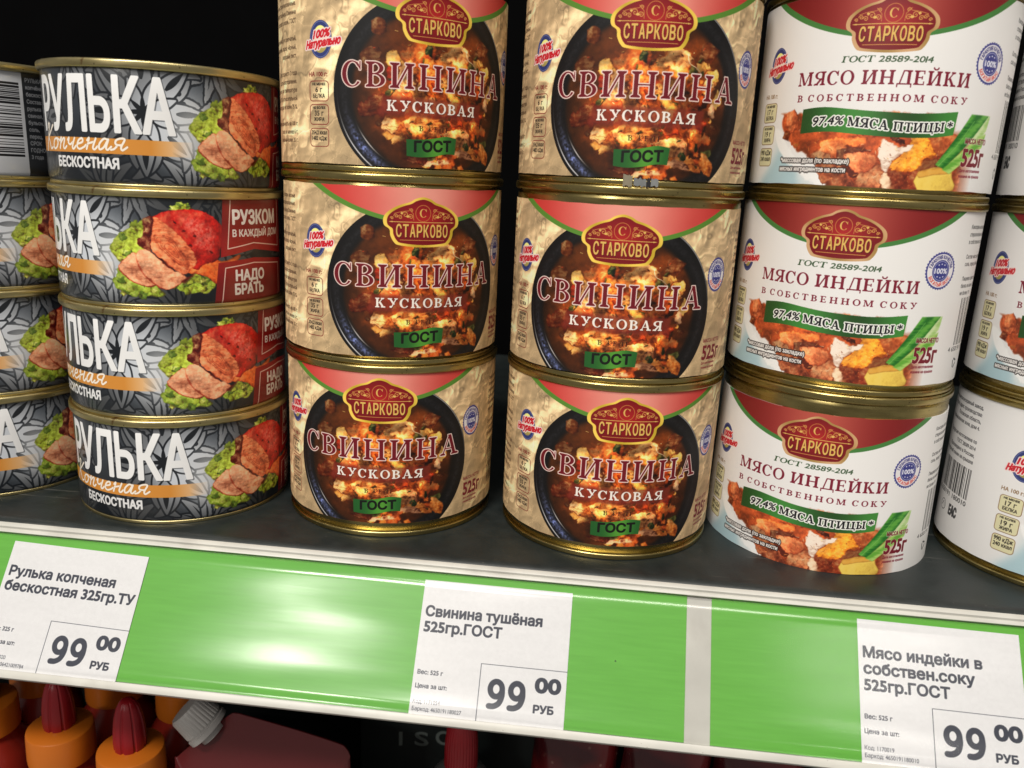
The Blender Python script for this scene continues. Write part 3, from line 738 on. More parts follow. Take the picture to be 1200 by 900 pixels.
    barcode(cv, -95, -70.5, 22.5, 37, 6)
    cv.fill(bold(put(sans("4 650191 180010"), -98, -70.5, 19.4, 2.3), .12), ink)
    cv.fill(bold(put(sans("ЕАС"), -82, -75.6, 11.4, 4.6), .7), ink)
    cv.line(ell(-88.5, 13.8, 2.5, 2.5, n=24), .3, ink, closed=True)
    cv.line([(-90, 13), (-88.5, 15.2), (-87, 13)], .3, ink)
    return cv.image("turkey_print")

# ================================================================== ham tin (printed straight on the metal)
def ham_print():
    hh = 49.7
    cv = Canvas(-CIRC/2, CIRC, hh, PP, (28, 32, 36))
    H, W = cv.H, cv.W
    rg = np.random.default_rng(17)
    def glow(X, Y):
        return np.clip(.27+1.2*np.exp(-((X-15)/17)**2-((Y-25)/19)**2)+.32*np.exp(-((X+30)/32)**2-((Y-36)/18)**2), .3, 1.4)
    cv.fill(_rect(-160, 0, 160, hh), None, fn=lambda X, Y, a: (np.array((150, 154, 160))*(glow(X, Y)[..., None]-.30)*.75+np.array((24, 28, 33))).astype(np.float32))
    def petal(x, y, L, w, ang, bend=.0, dark=False, tone=1.):
        n = 12; l = []; r = []
        px_, py_ = x, y
        for k in range(n+1):
            t = k/n; a_ = ang+bend*t
            if k: px_ += L/n*math.cos(a_); py_ += L/n*math.sin(a_)
            ww = w*math.sin(PI*min(1, t*.92+.06))**.8*(1-.35*t)
            l.append((px_-ww*math.sin(a_), py_+ww*math.cos(a_))); r.append((px_+ww*math.sin(a_), py_-ww*math.cos(a_)))
        P = np.array(l+r[::-1])
        if dark: cv.fill(P, (22, 26, 31)); return
        cv.fill(strokes([P], 1.7, True), (26, 30, 36))
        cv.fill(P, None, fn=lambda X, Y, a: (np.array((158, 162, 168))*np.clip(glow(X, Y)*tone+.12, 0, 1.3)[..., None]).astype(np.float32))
        
    def flower(cx, cy, k=1., ph=0.):
        for i in range(8):
            a_ = i*PI/4+ph+PI/8
            for q in (-1, 1):
                petal(cx+9*k*math.cos(a_), cy+9*k*math.sin(a_), 16*k, 2.6*k, a_+q*.25, q*1.3, tone=.85)
                petal(cx+8*k*math.cos(a_), cy+8*k*math.sin(a_), 9*k, 1.7*k, a_+q*.5, q*1.5, tone=1.)
        for i in range(8):
            a_ = i*PI/4+ph
            petal(cx+3*k*math.cos(a_), cy+3*k*math.sin(a_), 17*k, 3.6*k, a_, 0, tone=1.0)
            petal(cx+10*k*math.cos(a_), cy+10*k*math.sin(a_), 8*k, 1.2*k, a_, 0, dark=True)
        for i in range(8):
            a_ = i*PI/4+ph+PI/8
            petal(cx+2*k*math.cos(a_), cy+2*k*math.sin(a_), 9*k, 1.9*k, a_, 0, tone=1.2)
        for i in range(8):
            a_ = i*PI/4+ph
            petal(cx, cy, 5.2*k, .9*k, a_, 0, dark=True)
    def fern(x, y, ang, L, s_):
        ks = [-2.6, 2.6, -1.3, 1.3, 0]
        for q in ks:
            a_ = ang+q*.36
            petal(x, y, L*(1-.09*abs(q)), 2.7, a_-.12*q, q*.34+s_*.3, tone=.78+.07*(3-abs(q)))
            petal(x+2.5*math.cos(a_), y+2.5*math.sin(a_), L*.5, .5, a_-.10*q, q*.2+s_*.2, dark=True)
    for i, X0 in enumerate(range(-150, 160, 30)):
        for Y0, q in ((-3, 1), (53, -1)):
            fern(X0+rg.uniform(-3, 3)+(15 if q > 0 else 0), Y0, q*PI/2+rg.uniform(-.5, .5), 21, rg.choice((-1, 1)))
    for fx in (-106, -56, 64, 112): flower(fx, 25, .95, .2)
    flower(0, 30, 1.25)
    # silver glow behind the meat
    cv.fill(ell(18, 22, 8, 13), (222, 224, 226), .8, soft=5)
    # orange band fading out
    def band(X, Y, a):
        f = np.clip((19-X)/9, 0, 1)
        c = np.array((214, 142, 58))*(1-.0*X)[..., None]+np.clip((X-2)/14, 0, 1)[..., None]*np.array((30, 70, 120))
        return c.astype(np.float32), f
    cv.fill(_rect(-62, 13.2, 20, 19.2), None, fn=band)
    # heavy condensed heading, letter by letter
    xs = [(-55.5, -46.2), (-46.0, -35.0), (-35.3, -23.6), (-22.2, -13.0), (-11.6, -.8), (-.6, 12.0)]
    for ch, (a_, b_) in zip("РУЛЬКА", xs):
        q = bold(put(sans(ch), a_+.5, b_-.5, 21.9, 21.2), 1.15)
        cv.fill([p+(.5, -.5) for p in q], (30, 32, 36), .5)
        cv.fill(q, (240, 240, 240))
    # hand-written second line
    W_ = (250, 240, 226)
    S_ = {
     'К': ([[(0, 1.9), (.1, 2.3), (.35, 2.2), (.2, 1.1), (0, -.2)], [(1.1, 2.2), (.55, 1.4), (.2, 1.05)], [(.25, 1.1), (.6, .6), (1.0, 0), (1.35, .15)]], 1.35),
     'о': ([[(.5, .95), (.15, .85), (.05, .4), (.25, 0), (.6, .1), (.75, .55), (.5, .95), (.8, .85), (1.0, .75)]], .95),
     'п': ([[(0, .7), (.15, 1), (.15, 0)], [(.15, .5), (.45, .95), (.62, .85), (.6, .2), (.8, 0), (1., .25)]], .95),
     'ч': ([[(0, .8), (.12, 1), (.15, .55), (.4, .4), (.65, .65)], [(.75, 1), (.68, .2), (.85, 0), (1.05, .3)]], 1.0),
     'е': ([[(.1, .45), (.55, .65), (.45, .98), (.15, .8), (.1, .25), (.4, 0), (.8, .2), (.95, .4)]], .9),
     'н': ([[(0, .8), (.14, 1), (.12, 0)], [(.12, .5), (.4, .6), (.66, .7)], [(.74, 1), (.66, .2), (.85, 0), (1.05, .3)]], 1.0),
     'а': ([[(.7, .9), (.35, .98), (.08, .5), (.2, .02), (.5, .2), (.72, .95), (.7, .2), (.88, 0), (1.1, .3)]], 1.05),
     'я': ([[(.0, 0), (.25, .1), (.42, .42)], [(.75, .45), (.3, .5), (.2, .85), (.5, 1.05), (.85, .98), (.74, .3), (.9, 0), (1.2, .3)]], 1.1)}
    x, y, k = -54.5, 14.3, 4.3
    for ch in "Копченая":
        st, w = S_[ch]
        for l in st:
            P = smooth(np.array(l, float), 6)
            P = np.stack([x+(P[:, 0]+P[:, 1]*.28)*k*1.22, y+(x+54.5)*.012+P[:, 1]*k], 1)
            cv.fill(strokes([P], 1.15), (120, 70, 20), .35); cv.fill(strokes([P], .85), W_)
        x += w*k*1.32
    cv.fill(bold(put(sans("БЕСКОСТНАЯ"), -42.5, -10.8, 7.5, 4.0), .5), (238, 238, 238))
    # plate of smoked ham
    tx = Tex(cv, 81)
    for k in ('let4', 'let1', 'let2', 'let3'):
        pts, c = HP[k]
        chunk(cv, tx, pts, tuple(min(255, v+22) for v in c), contrast=1.2, wob=2.0, edge=.4, light=.2)
        q = np.array(pts); ce = q.mean(0)
        for _ in range(26):
            t = rg.random(); p_ = q[rg.integers(len(q))]; b_ = ce+(p_-ce)*(.45+.6*rg.random())
            blob(cv, tx, b_[0], b_[1], .8+rg.random()*1.3, .6+rg.random(), [(178, 204, 74), (150, 178, 54), (202, 222, 110), (96, 128, 42)][rg.integers(4)], wob=2, contrast=1.2, edge=.25)
    for k in ('bonea', 'ham'):
        pts, c = HP[k]; chunk(cv, tx, pts, c, contrast=.8, wob=.3, edge=.8, light=.35)
    for x, y, a_, b_, al in ((54, 33.5, 6.5, 4.0, .55), (57, 28, 4.0, 5.0, .45), (50.5, 36.5, 6, 2.0, .35), (52.5, 27.5, 1.6, 3.0, .5)):
        def sheen(X, Y, a):
            k_ = np.clip(tx.g[:X.shape[0], :X.shape[1]]*2.4+.62, .1, 1)
            return np.broadcast_to(np.array((236, 138, 126.)), X.shape+(3,)).astype(np.float32), k_
        cv.fill(smooth(ell(x, y, a_, b_, rot=-.5, n=12), 3, True), None, al, fn=sheen, soft=.9)
    for x, y in ((44, 36.5), (52, 31), (47.5, 33), (58.5, 24), (50, 27)): blob(cv, tx, x, y, .8, .4, (84, 14, 10), wob=2, edge=.2)
    for k in ('face', 'muscle'):
        pts, c = HP[k]; chunk(cv, tx, pts, tuple(min(255, v+14) for v in c), contrast=.8, wob=.5, edge=.3, light=.1, streak=.8)
    mp = smooth(HP['muscle'][0], 4, True); mc = mp.mean(0)
    for kk in (.85, .62, .38): cv.line(mc+(mp-mc)*kk, .22, (150, 62, 36), .6, closed=True)
    chunk(cv, tx, HP['bark'][0], (92, 20, 14), contrast=1.8, wob=2.5, edge=.3)
    chunk(cv, tx, HP['shade'][0], (124, 40, 24), contrast=1.2, wob=1.4, edge=.8, soft=.8)
    for k in ('s1', 's2'):
        pts, c = HP[k]
        chunk(cv, tx, [(a_-.22, b_-.3) for a_, b_ in pts], (214, 88, 60), contrast=.6, wob=.4)
        chunk(cv, tx, pts, (250, 172, 134), contrast=.55, wob=.5, edge=.3, light=.15, streak=1.1)
    liquify(cv, .45, 1.6, 99, (16, 0, 66, 46))
    grade(cv, (17, 2, 62, 46), 211, .35, .34, (1.03, .98, .95))
    # maker's panels
    for P, L in (([(64.5, 50), (62.6, 21.6), (80, 24.6), (104, 21.5), (104, 50)], [(68.3, 50), (66.0, 25.2), (80, 27.4), (101, 25.0), (101, 50)]),
                 ([(61.4, 19.2), (80, 20.9), (104, 19.0), (104, -1), (58.8, -1)], [(62.2, -1), (64.6, 16.9), (80, 18.6), (101, 17), (101, -1)])):
        cv.fill(np.array(P, float), None, fn=lambda X, Y, a: (np.array((148, 24, 26))*(1-.12*np.sin(Y*.2))[..., None]).astype(np.float32))
        cv.line(L, .5, (236, 200, 186))
    w3 = (240, 232, 226)

    cv.fill(bold(put(sans("РУЗКОМ"), 68.9, 97, 35.8, 6.0), .7), w3)
    cv.fill(bold(put(sans("В КАЖДЫЙ ДОМ"), 68.6, 99, 30.4, 3.0), .3), w3)
    cv.fill(bold(put(sans("НАДО"), 69.6, 86.4, 11.1, 4.6), .6), w3)
    cv.fill(bold(put(sans("БРАТЬ"), 69.0, 85.8, 5.0, 4.6), .6), w3)
    # back: bar code panel and composition text
    cv.fill(_rect(-118, -1, -78, 60), (198, 200, 204))
    barcode(cv, -116, -79.5, 10, 42, 9, vertical=False)
    cv.fill(_rect(-78, -1, -61, 60), (24, 27, 32))
    smalltext(cv, -76.5, -62, 44, ["РУЛЬКА", "копчёная", "бескостная", "Состав:", "рулька", "свиная,", "бульон,", "соль,", "перец,", "СРОК", "ГОДНОСТИ", "3 года"], 1.7, 3.0, (170, 172, 176), .15)
    return cv.image("smoked_ham_print")
def ymin(y): return 46.5+(32-y)*.35

def tag_print(title, weight, code, bar, seed):
    cv = Canvas(0, 63, 55, 9, (238, 238, 240))
    cv.a += ((fbm(cv.H, cv.W, 1.2*9, 3, seed)-.5)*.03+(fbm(cv.H, cv.W, 20, 2, seed+1, ax=6)-.5)*.02)[..., None]
    ink = (52, 56, 70)
    y = 40.2
    for l in title:
        tp = sans(l); cv.fill(bold(put(tp, 2.0, min(61.6, 2.0+len(l)*3.27), y, 4.2), .46), ink)
        y -= 6.3
    for x, yy, t, h in ((1.6, 16.8, weight, 1.75), (1.4, 11.4, "Цена за шт:", 1.75)):
        tp = sans(t); cv.fill(bold(put(tp, x, x+tp[1]*h, yy, h), .12), ink)
    for x, yy, t in ((1.2, 5.4, "Код: "+code), (1.2, 2.6, "Баркод: "+bar)):
        tp = sans(t); cv.fill(put(tp, x, x+tp[1]*1.6*.88, yy, 1.6), ink)
    cv.line([(27.6, 0), (27.6, 23.2), (63, 23.2)], .28, (80, 84, 96))
    for xn in (31.2, 39.6):        # tall bold nines: closed bowl and hooked tail
        ring = ell(xn+3.5, 13.9, 2.45, 2.9, n=40)
        tail = smooth([(xn+5.9, 14.4), (xn+6.0, 11.4), (xn+5.0, 8.6), (xn+3.0, 7.3), (xn+1.0, 7.2)], 8)
        cv.fill(strokes([ring], 2.25, closed=True)+strokes([tail], 2.25), ink)
    cv.fill(bold(put(sans("00"), 50.6, 60.6, 14.4, 5.6), .85), ink)
    cv.fill(bold(put(sans("РУБ"), 50.4, 58.4, 6.4, 2.9), .42), ink)
    return cv.image("price_tag_print")
# ================================================================== materials
def node_mat(name):
    m = bpy.data.materials.new(name); m.use_nodes = True
    nt = m.node_tree; b = nt.nodes["Principled BSDF"]
    return m, nt, b
def N(nt, t, **k):
    n = nt.nodes.new(t)
    for a, v in k.items():
        if a in n.inputs.keys(): n.inputs[a].default_value = v
        else: setattr(n, a, v)
    return n
def noise_bump(nt, b, scale, strength, dist=.0002, detail=4):
    tc = N(nt, 'ShaderNodeTexCoord'); n = N(nt, 'ShaderNodeTexNoise'); n.inputs['Scale'].default_value = scale; n.inputs['Detail'].default_value = detail
    bu = N(nt, 'ShaderNodeBump'); bu.inputs['Strength'].default_value = strength; bu.inputs['Distance'].default_value = dist
    nt.links.new(tc.outputs['Object'], n.inputs['Vector']); nt.links.new(n.outputs[0], bu.inputs['Height']); nt.links.new(bu.outputs[0], b.inputs['Normal'])
    return tc, n
def plain(name, col, rough=.5, metal=0., bump=0., scale=200., var=.15, spec=.5, coat=0.):
    m, nt, b = node_mat(name)
    b.inputs['Roughness'].default_value = rough; b.inputs['Metallic'].default_value = metal
    b.inputs['Specular IOR Level'].default_value = spec
    b.inputs['Coat Weight'].default_value = coat
    tc, n = noise_bump(nt, b, scale, bump)
    n2 = N(nt, 'ShaderNodeTexNoise'); n2.inputs['Scale'].default_value = scale*.15; n2.inputs['Detail'].default_value = 6
    nt.links.new(tc.outputs['Object'], n2.inputs['Vector'])
    r = N(nt, 'ShaderNodeValToRGB')
    r.color_ramp.elements[0].position = .3; r.color_ramp.elements[1].position = .7
    c = np.array(col)
    r.color_ramp.elements[0].color = (*(c*(1-var)), 1); r.color_ramp.elements[1].color = (*np.minimum(1, c*(1+var)), 1)
    nt.links.new(n2.outputs[0], r.inputs[0]); nt.links.new(r.outputs[0], b.inputs['Base Color'])
    mr = N(nt, 'ShaderNodeMapRange'); mr.inputs['To Min'].default_value = rough*.8; mr.inputs['To Max'].default_value = min(1, rough*1.25)
    nt.links.new(n2.outputs[0], mr.inputs[0]); nt.links.new(mr.outputs[0], b.inputs['Roughness'])
    return m
def gold(name, c0, c1, rough, rust=False):
    m, nt, b = node_mat(name)
    b.inputs['Metallic'].default_value = 1.; b.inputs['Roughness'].default_value = rough
    tc = N(nt, 'ShaderNodeTexCoord'); mp = N(nt, 'ShaderNodeMapping'); mp.inputs['Scale'].default_value = (1, 1, 6)
    n = N(nt, 'ShaderNodeTexNoise'); n.inputs['Scale'].default_value = 60; n.inputs['Detail'].default_value = 5
    r = N(nt, 'ShaderNodeValToRGB'); r.color_ramp.elements[0].position = .35; r.color_ramp.elements[1].position = .65
    r.color_ramp.elements[0].color = (*c0, 1); r.color_ramp.elements[1].color = (*c1, 1)
    nt.links.new(tc.outputs['Object'], mp.inputs[0]); nt.links.new(mp.outputs[0], n.inputs['Vector']); nt.links.new(n.outputs[0], r.inputs[0])
    out = r.outputs[0]
    if rust:
        n3 = N(nt, 'ShaderNodeTexNoise'); n3.inputs['Scale'].default_value = 130; n3.inputs['Detail'].default_value = 6
        r3 = N(nt, 'ShaderNodeValToRGB'); r3.color_ramp.elements[0].position = .66; r3.color_ramp.elements[1].position = .72
        mx = N(nt, 'ShaderNodeMix', data_type='RGBA')
        nt.links.new(tc.outputs['Object'], n3.inputs['Vector']); nt.links.new(n3.outputs[0], r3.inputs[0])
        nt.links.new(r3.outputs[0], mx.inputs[0]); nt.links.new(out, mx.inputs[6]); mx.inputs[7].default_value = (.22, .08, .02, 1)
        out = mx.outputs[2]
    nt.links.new(out, b.inputs['Base Color'])
    bu = N(nt, 'ShaderNodeBump'); bu.inputs['Strength'].default_value = .5; bu.inputs['Distance'].default_value = .0008
    n2 = N(nt, 'ShaderNodeTexNoise'); n2.inputs['Scale'].default_value = 45; n2.inputs['Detail'].default_value = 2
    nt.links.new(tc.outputs['Object'], n2.inputs['Vector']); nt.links.new(n2.outputs[0], bu.inputs['Height']); nt.links.new(bu.outputs[0], b.inputs['Normal'])
    mr = N(nt, 'ShaderNodeMapRange'); mr.inputs['To Min'].default_value = rough*.7; mr.inputs['To Max'].default_value = rough*1.5
    nt.links.new(n.outputs[0], mr.inputs[0]); nt.links.new(mr.outputs[0], b.inputs['Roughness'])
    return m
def printed(name, img, rough, coat=.0, bump=.1, scale=90, spec=.5, dist=.0003):
    m, nt, b = node_mat(name)
    t = N(nt, 'ShaderNodeTexImage'); t.image = img; t.interpolation = 'Linear'
    uv = N(nt, 'ShaderNodeTexCoord'); nt.links.new(uv.outputs['UV'], t.inputs[0])
    nt.links.new(t.outputs[0], b.inputs['Base Color'])
    b.inputs['Roughness'].default_value = rough; b.inputs['Coat Weight'].default_value = coat; b.inputs['Coat Roughness'].default_value = .15
    b.inputs['Specular IOR Level'].default_value = spec
    noise_bump(nt, b, scale, bump, dist, 3)
    return m

IMG_PORK, IMG_TURKEY, IMG_HAM = pork_label(), turkey_label(), ham_print()
M_PORK = printed('kraft_label', IMG_PORK, .58, bump=.25, scale=60, spec=.3)
M_TURK = printed('white_label', IMG_TURKEY, .45, bump=.3, scale=50)
M_HAM = printed('lithographed_tin', IMG_HAM, .30, coat=.25, bump=.08, scale=40)
M_GOLD = gold('gold_lacquer', (.36, .285, .11), (.48, .385, .155), .25)
M_GOLD2 = gold('gold_lacquer_pale', (.52, .43, .20), (.64, .54, .27), .30, rust=True)
M_SHELF = plain('painted_steel_shelf', (.015, .020, .020), .42, bump=.25, scale=900, var=.18)
def specks(m, scale, size, col, dens, grime=False):
    nt = m.node_tree; bs = nt.nodes['Principled BSDF']; L = nt.links.new
    src = bs.inputs['Base Color'].links[0].from_socket
    tc = N(nt, 'ShaderNodeTexCoord'); v = N(nt, 'ShaderNodeTexVoronoi'); v.inputs['Scale'].default_value = scale
    n = N(nt, 'ShaderNodeTexNoise'); n.inputs['Scale'].default_value = 28; n.inputs['Detail'].default_value = 6
    L(tc.outputs['Object'], v.inputs['Vector']); L(tc.outputs['Object'], n.inputs['Vector'])
    sx = N(nt, 'ShaderNodeSeparateColor'); L(v.outputs['Color'], sx.inputs[0])
    a = N(nt, 'ShaderNodeMath', operation='LESS_THAN'); a.inputs[1].default_value = size; L(v.outputs['Distance'], a.inputs[0])
    c = N(nt, 'ShaderNodeMath', operation='LESS_THAN'); c.inputs[1].default_value = .12; L(sx.outputs[0], c.inputs[0])
    d = N(nt, 'ShaderNodeMath', operation='MULTIPLY'); L(a.outputs[0], d.inputs[0]); L(c.outputs[0], d.inputs[1])
    e = N(nt, 'ShaderNodeMath', operation='MULTIPLY'); e.inputs[1].default_value = dens; L(d.outputs[0], e.inputs[0])
    fac = e.outputs[0]
    if grime:
        g = N(nt, 'ShaderNodeMapRange'); g.inputs['From Min'].default_value = .55; g.inputs['From Max'].default_value = .78; g.inputs['To Max'].default_value = .45
        L(n.outputs[0], g.inputs[0]); mm = N(nt, 'ShaderNodeMath', operation='MAXIMUM'); L(fac, mm.inputs[0]); L(g.outputs[0], mm.inputs[1]); fac = mm.outputs[0]
    mx = N(nt, 'ShaderNodeMix', data_type='RGBA'); mx.inputs[7].default_value = (*col, 1)
    L(fac, mx.inputs[0]); L(src, mx.inputs[6]); L(mx.outputs[2], bs.inputs['Base Color'])
def dusty(m):
    nt = m.node_tree; bs = nt.nodes['Principled BSDF']; L = nt.links.new
    src = bs.inputs['Base Color'].links[0].from_socket
    tc = N(nt, 'ShaderNodeTexCoord')
    v = N(nt, 'ShaderNodeTexVoronoi'); v.inputs['Scale'].default_value = 230; v.inputs['Randomness'].default_value = 1
    n = N(nt, 'ShaderNodeTexNoise'); n.inputs['Scale'].default_value = 40; n.inputs['Detail'].default_value = 8
    mp = N(nt, 'ShaderNodeMapping'); mp.inputs['Scale'].default_value = (2, 40, 40); mp.inputs['Rotation'].default_value = (0, 0, .12)
    s = N(nt, 'ShaderNodeTexNoise'); s.inputs['Scale'].default_value = 9; s.inputs['Detail'].default_value = 6
    L(tc.outputs['Object'], v.inputs['Vector']); L(tc.outputs['Object'], n.inputs['Vector']); L(tc.outputs['Object'], mp.inputs[0]); L(mp.outputs[0], s.inputs['Vector'])
    a = N(nt, 'ShaderNodeMath', operation='LESS_THAN'); a.inputs[1].default_value = .09; L(v.outputs['Distance'], a.inputs[0])
    g = N(nt, 'ShaderNodeMapRange'); g.inputs['From Min'].default_value = .52; g.inputs['From Max'].default_value = .75; g.inputs['To Max'].default_value = .5; L(n.outputs[0], g.inputs[0])
    sc = N(nt, 'ShaderNodeMapRange'); sc.inputs['From Min'].default_value = .66; sc.inputs['From Max'].default_value = .72; sc.inputs['To Max'].default_value = .35; L(s.outputs[0], sc.inputs[0])
    m1 = N(nt, 'ShaderNodeMath', operation='MULTIPLY'); L(a.outputs[0], m1.inputs[0]); L(g.outputs[0], m1.inputs[1])
    m2 = N(nt, 'ShaderNodeMath', operation='MAXIMUM'); L(m1.outputs[0], m2.inputs[0]); L(sc.outputs[0], m2.inputs[1])
    g2 = N(nt, 'ShaderNodeMath', operation='MULTIPLY_ADD'); g2.inputs[1].default_value = .10; L(g.outputs[0], g2.inputs[0]); L(m2.outputs[0], g2.inputs[2])
    mx = N(nt, 'ShaderNodeMix', data_type='RGBA'); mx.inputs[7].default_value = (.22, .21, .19, 1)
    L(g2.outputs[0], mx.inputs[0]); L(src, mx.inputs[6]); L(mx.outputs[2], bs.inputs['Base Color'])
dusty(M_SHELF)
for g_ in (M_GOLD, M_GOLD2): specks(g_, 520, .18, (.06, .045, .02), .6, True)
M_BACK = plain('shaded_back_panel', (.0018, .0018, .002), .95, var=.2, spec=.03)  # near-black colour stands in for the shade between the shelves
M_PAPERW = plain('label_edge', (.75, .74, .72), .6)

# ================================================================== mesh helpers
def mesh_obj(name, verts, faces, mat, parent=None, uv=None, smooth_=True, sharp=None):
    me = bpy.data.meshes.new(name); me.from_pydata([tuple(v) for v in verts], [], faces); me.materials.append(mat)
    if uv is not None:
        l = me.uv_layers.new(name='UVMap')
        for p in me.polygons:
            for li, vi in zip(p.loop_indices, p.vertices): l.data[li].uv = uv[vi] if not isinstance(uv, dict) else uv[(p.index, vi)]
    if smooth_:
        me.polygons.foreach_set('use_smooth', [True]*len(me.polygons))
        me.set_sharp_from_angle(angle=math.radians(sharp or 40))
    me.update()
    o = bpy.data.objects.new(name, me); COL.objects.link(o)
    if parent: o.parent = parent
    return o
def lathe(prof, n=96, closed=False, cap0=False, cap1=False, rib=None):
    V, F = [], []; k = len(prof)
    for i in range(n):
        a = 2*PI*i/n; c, s = math.cos(a), math.sin(a)
        for j, (r, z) in enumerate(prof):
            rr = r*(rib(i, j) if rib else 1)
            V.append((rr*c, rr*s, z))
    for i in range(n):
        for j in range(k if closed else k-1):
            a, b = i*k+j, ((i+1) % n)*k+j
            c, d = ((i+1) % n)*k+(j+1) % k, i*k+(j+1) % k
            F.append((a, b, c, d))
    if cap0: F.append(tuple(i*k for i in range(n))[::-1])
    if cap1: F.append(tuple(i*k+k-1 for i in range(n)))
    return V, F
def bevel_box(x0, y0, z0, x1, y1, z1, r=.001, seg=2):
    bm = bmesh.new(); bmesh.ops.create_cube(bm, size=1)
    for v in bm.verts:
        v.co = Vector(((x0+x1)/2+v.co.x*(x1-x0), (y0+y1)/2+v.co.y*(y1-y0), (z0+z1)/2+v.co.z*(z1-z0)))
    if r > 0: bmesh.ops.bevel(bm, geom=list(bm.edges), offset=r, segments=seg, profile=.5, affect='EDGES')
    bm.verts.index_update()
    V = [v.co.copy() for v in bm.verts]; F = [tuple(v.index for v in f.verts) for f in bm.faces]; bm.free()
    return V, F
def prism_x(prof, x0, x1):
    """closed (y, z) profile run along x"""
    k = len(prof); V = [(x0, y, z) for y, z in prof]+[(x1, y, z) for y, z in prof]
    F = [(j, (j+1) % k, k+(j+1) % k, k+j) for j in range(k)]+[tuple(range(k))[::-1], tuple(range(k, 2*k))]
    return V, F
def thing(name, label, cat, loc=(0, 0, 0), rz=0, group=None):
    o = bpy.data.objects.new(name, None); COL.objects.link(o); o.empty_display_size = .01
    o.location = loc; o.rotation_euler = (0, 0, rz); tag(o, label, cat, group); return o
def tag(o, label, cat, group=None):
    o['label'] = label; o['category'] = cat
    if group: o['group'] = group
    return o
def struct(o): o['kind'] = 'structure'; return o

# ================================================================== structure
V, F = bevel_box(-.85, .43, -.62, .85, .445, .60, 0); struct(mesh_obj('back_wall', V, F, M_BACK, smooth_=False))
V, F = bevel_box(-3, -4, -1.42, 3, 1.5, -1.40, 0); struct(mesh_obj('floor', V, F, plain('floor_tile', (.35, .34, .32), .4, var=.1), smooth_=False))

# shelf unit: board with rolled front edge, the board below it
sh = thing('metal_shelf', 'dark grey steel shelf carrying all the stacked cans above the green price rail', 'shelf')
r = .0048
prof = [(.43, 0), (.43, -.028), (.0135, -.028), (.0135, -r)]+[(.0135+r-r*math.cos(t), -r+r*math.sin(t)) for t in np.linspace(.2, PI/2, 6)]
V, F = prism_x(prof, -.80, .80)
mesh_obj('shelf_board', V, F, M_SHELF, sh, sharp=50)
sl = thing('lower_shelf', 'dark lower shelf board holding the sauce bottles under the price rail', 'shelf')
V, F = bevel_box(-.80, -.03, -.372, .80, .43, -.352, .002); mesh_obj('shelf_board', V, F, M_SHELF, sl)

# ================================================================== price rail
t0 = Vector((0, .0129, -.002)); ev = Vector((0, -.0354, -.0516)).normalized(); nv = Vector((0, -.8254, .5646)); LR = .0626
def R3(x, d, h=0.): return Vector((x, 0, 0))+t0+ev*d+nv*h      # x along, d down the face, h off the face (m)
rail = thing('price_rail', 'long white plastic price rail with green paper inserts along the shelf front', 'price rail')
M_WHITE = plain('rail_plastic', (.60, .59, .54), .38, bump=.2, scale=260, var=.10)
specks(M_WHITE, 420, .07, (.16, .13, .10), .8, True)
def strip(name, x0, x1, d0, d1, h0, h1, mat, parent, prof=None, n=1):
    prof = prof or [(d0, h0), (d0, h1), (d1, h1), (d1, h0)]
    V = []; k = len(prof)
    for i in range(n+1):
        x = x0+(x1-x0)*i/n
        V += [R3(x, d, h) for d, h in prof]
    F = []
    for i in range(n):
        for j in range(k): F.append((i*k+j, i*k+(j+1) % k, (i+1)*k+(j+1) % k, (i+1)*k+j))
    F += [tuple(range(k)), tuple(range(n*k, n*k+k))[::-1]]
    o = mesh_obj(name, V, F, mat, parent, sharp=40)
    bm = bmesh.new(); bm.from_mesh(o.data); bmesh.ops.recalc_face_normals(bm, faces=bm.faces); bm.to_mesh(o.data); bm.free()
    return o
XL, XR = -.55, .50
strip('rail_back', XL, XR, .0, LR, -.0030, -.0008, M_WHITE, rail)
# top lip (hooked) and bottom lip (rounded), both with a groove
strip('rail_lip', XL, XR, 0, 0, 0, 0, M_WHITE, rail, prof=[(-.0012, -.003), (-.0012, .0012), (-.0004, .0021), (.0008, .0023), (.0016, .0014), (.0022, .0018), (.0032, .0018), (.0034, .0010), (.0034, -.0008), (.0, -.003)])
strip('rail_lip', XL, XR, 0, 0, 0, 0, M_WHITE, rail, prof=[(LR-.0024, -.0008), (LR-.0024, .0018), (LR-.0010, .0022), (LR+.0006, .0018), (LR+.0012, .0004), (LR+.0008, -.003), (LR-.001, -.003)])
mG, nt, b = node_mat('green_insert_paper')
tc = N(nt, 'ShaderNodeTexCoord'); mp = N(nt, 'ShaderNodeMapping'); mp.inputs['Scale'].default_value = (.6, 1, 9)
n1 = N(nt, 'ShaderNodeTexNoise'); n1.inputs['Scale'].default_value = 90; n1.inputs['Detail'].default_value = 5
rp = N(nt, 'ShaderNodeValToRGB'); rp.color_ramp.elements[0].position = .3; rp.color_ramp.elements[1].position = .72
rp.color_ramp.elements[0].color = (.112, .43, .034, 1); rp.color_ramp.elements[1].color = (.130, .48, .044, 1)
nt.links.new(tc.outputs['Object'], mp.inputs[0]); nt.links.new(mp.outputs[0], n1.inputs['Vector']); nt.links.new(n1.outputs[0], rp.inputs[0]); nt.links.new(rp.outputs[0], b.inputs['Base Color'])
b.inputs['Roughness'].default_value = .6
specks(mG, 95, .05, (.02, .05, .01), .8)
strip('green_insert', -.54, .0502, .0036, LR-.0026, -.0006, -.0003, mG, rail)
strip('green_insert', .0604, .49, .0036, LR-.0026, -.0006, -.0003, mG, rail)
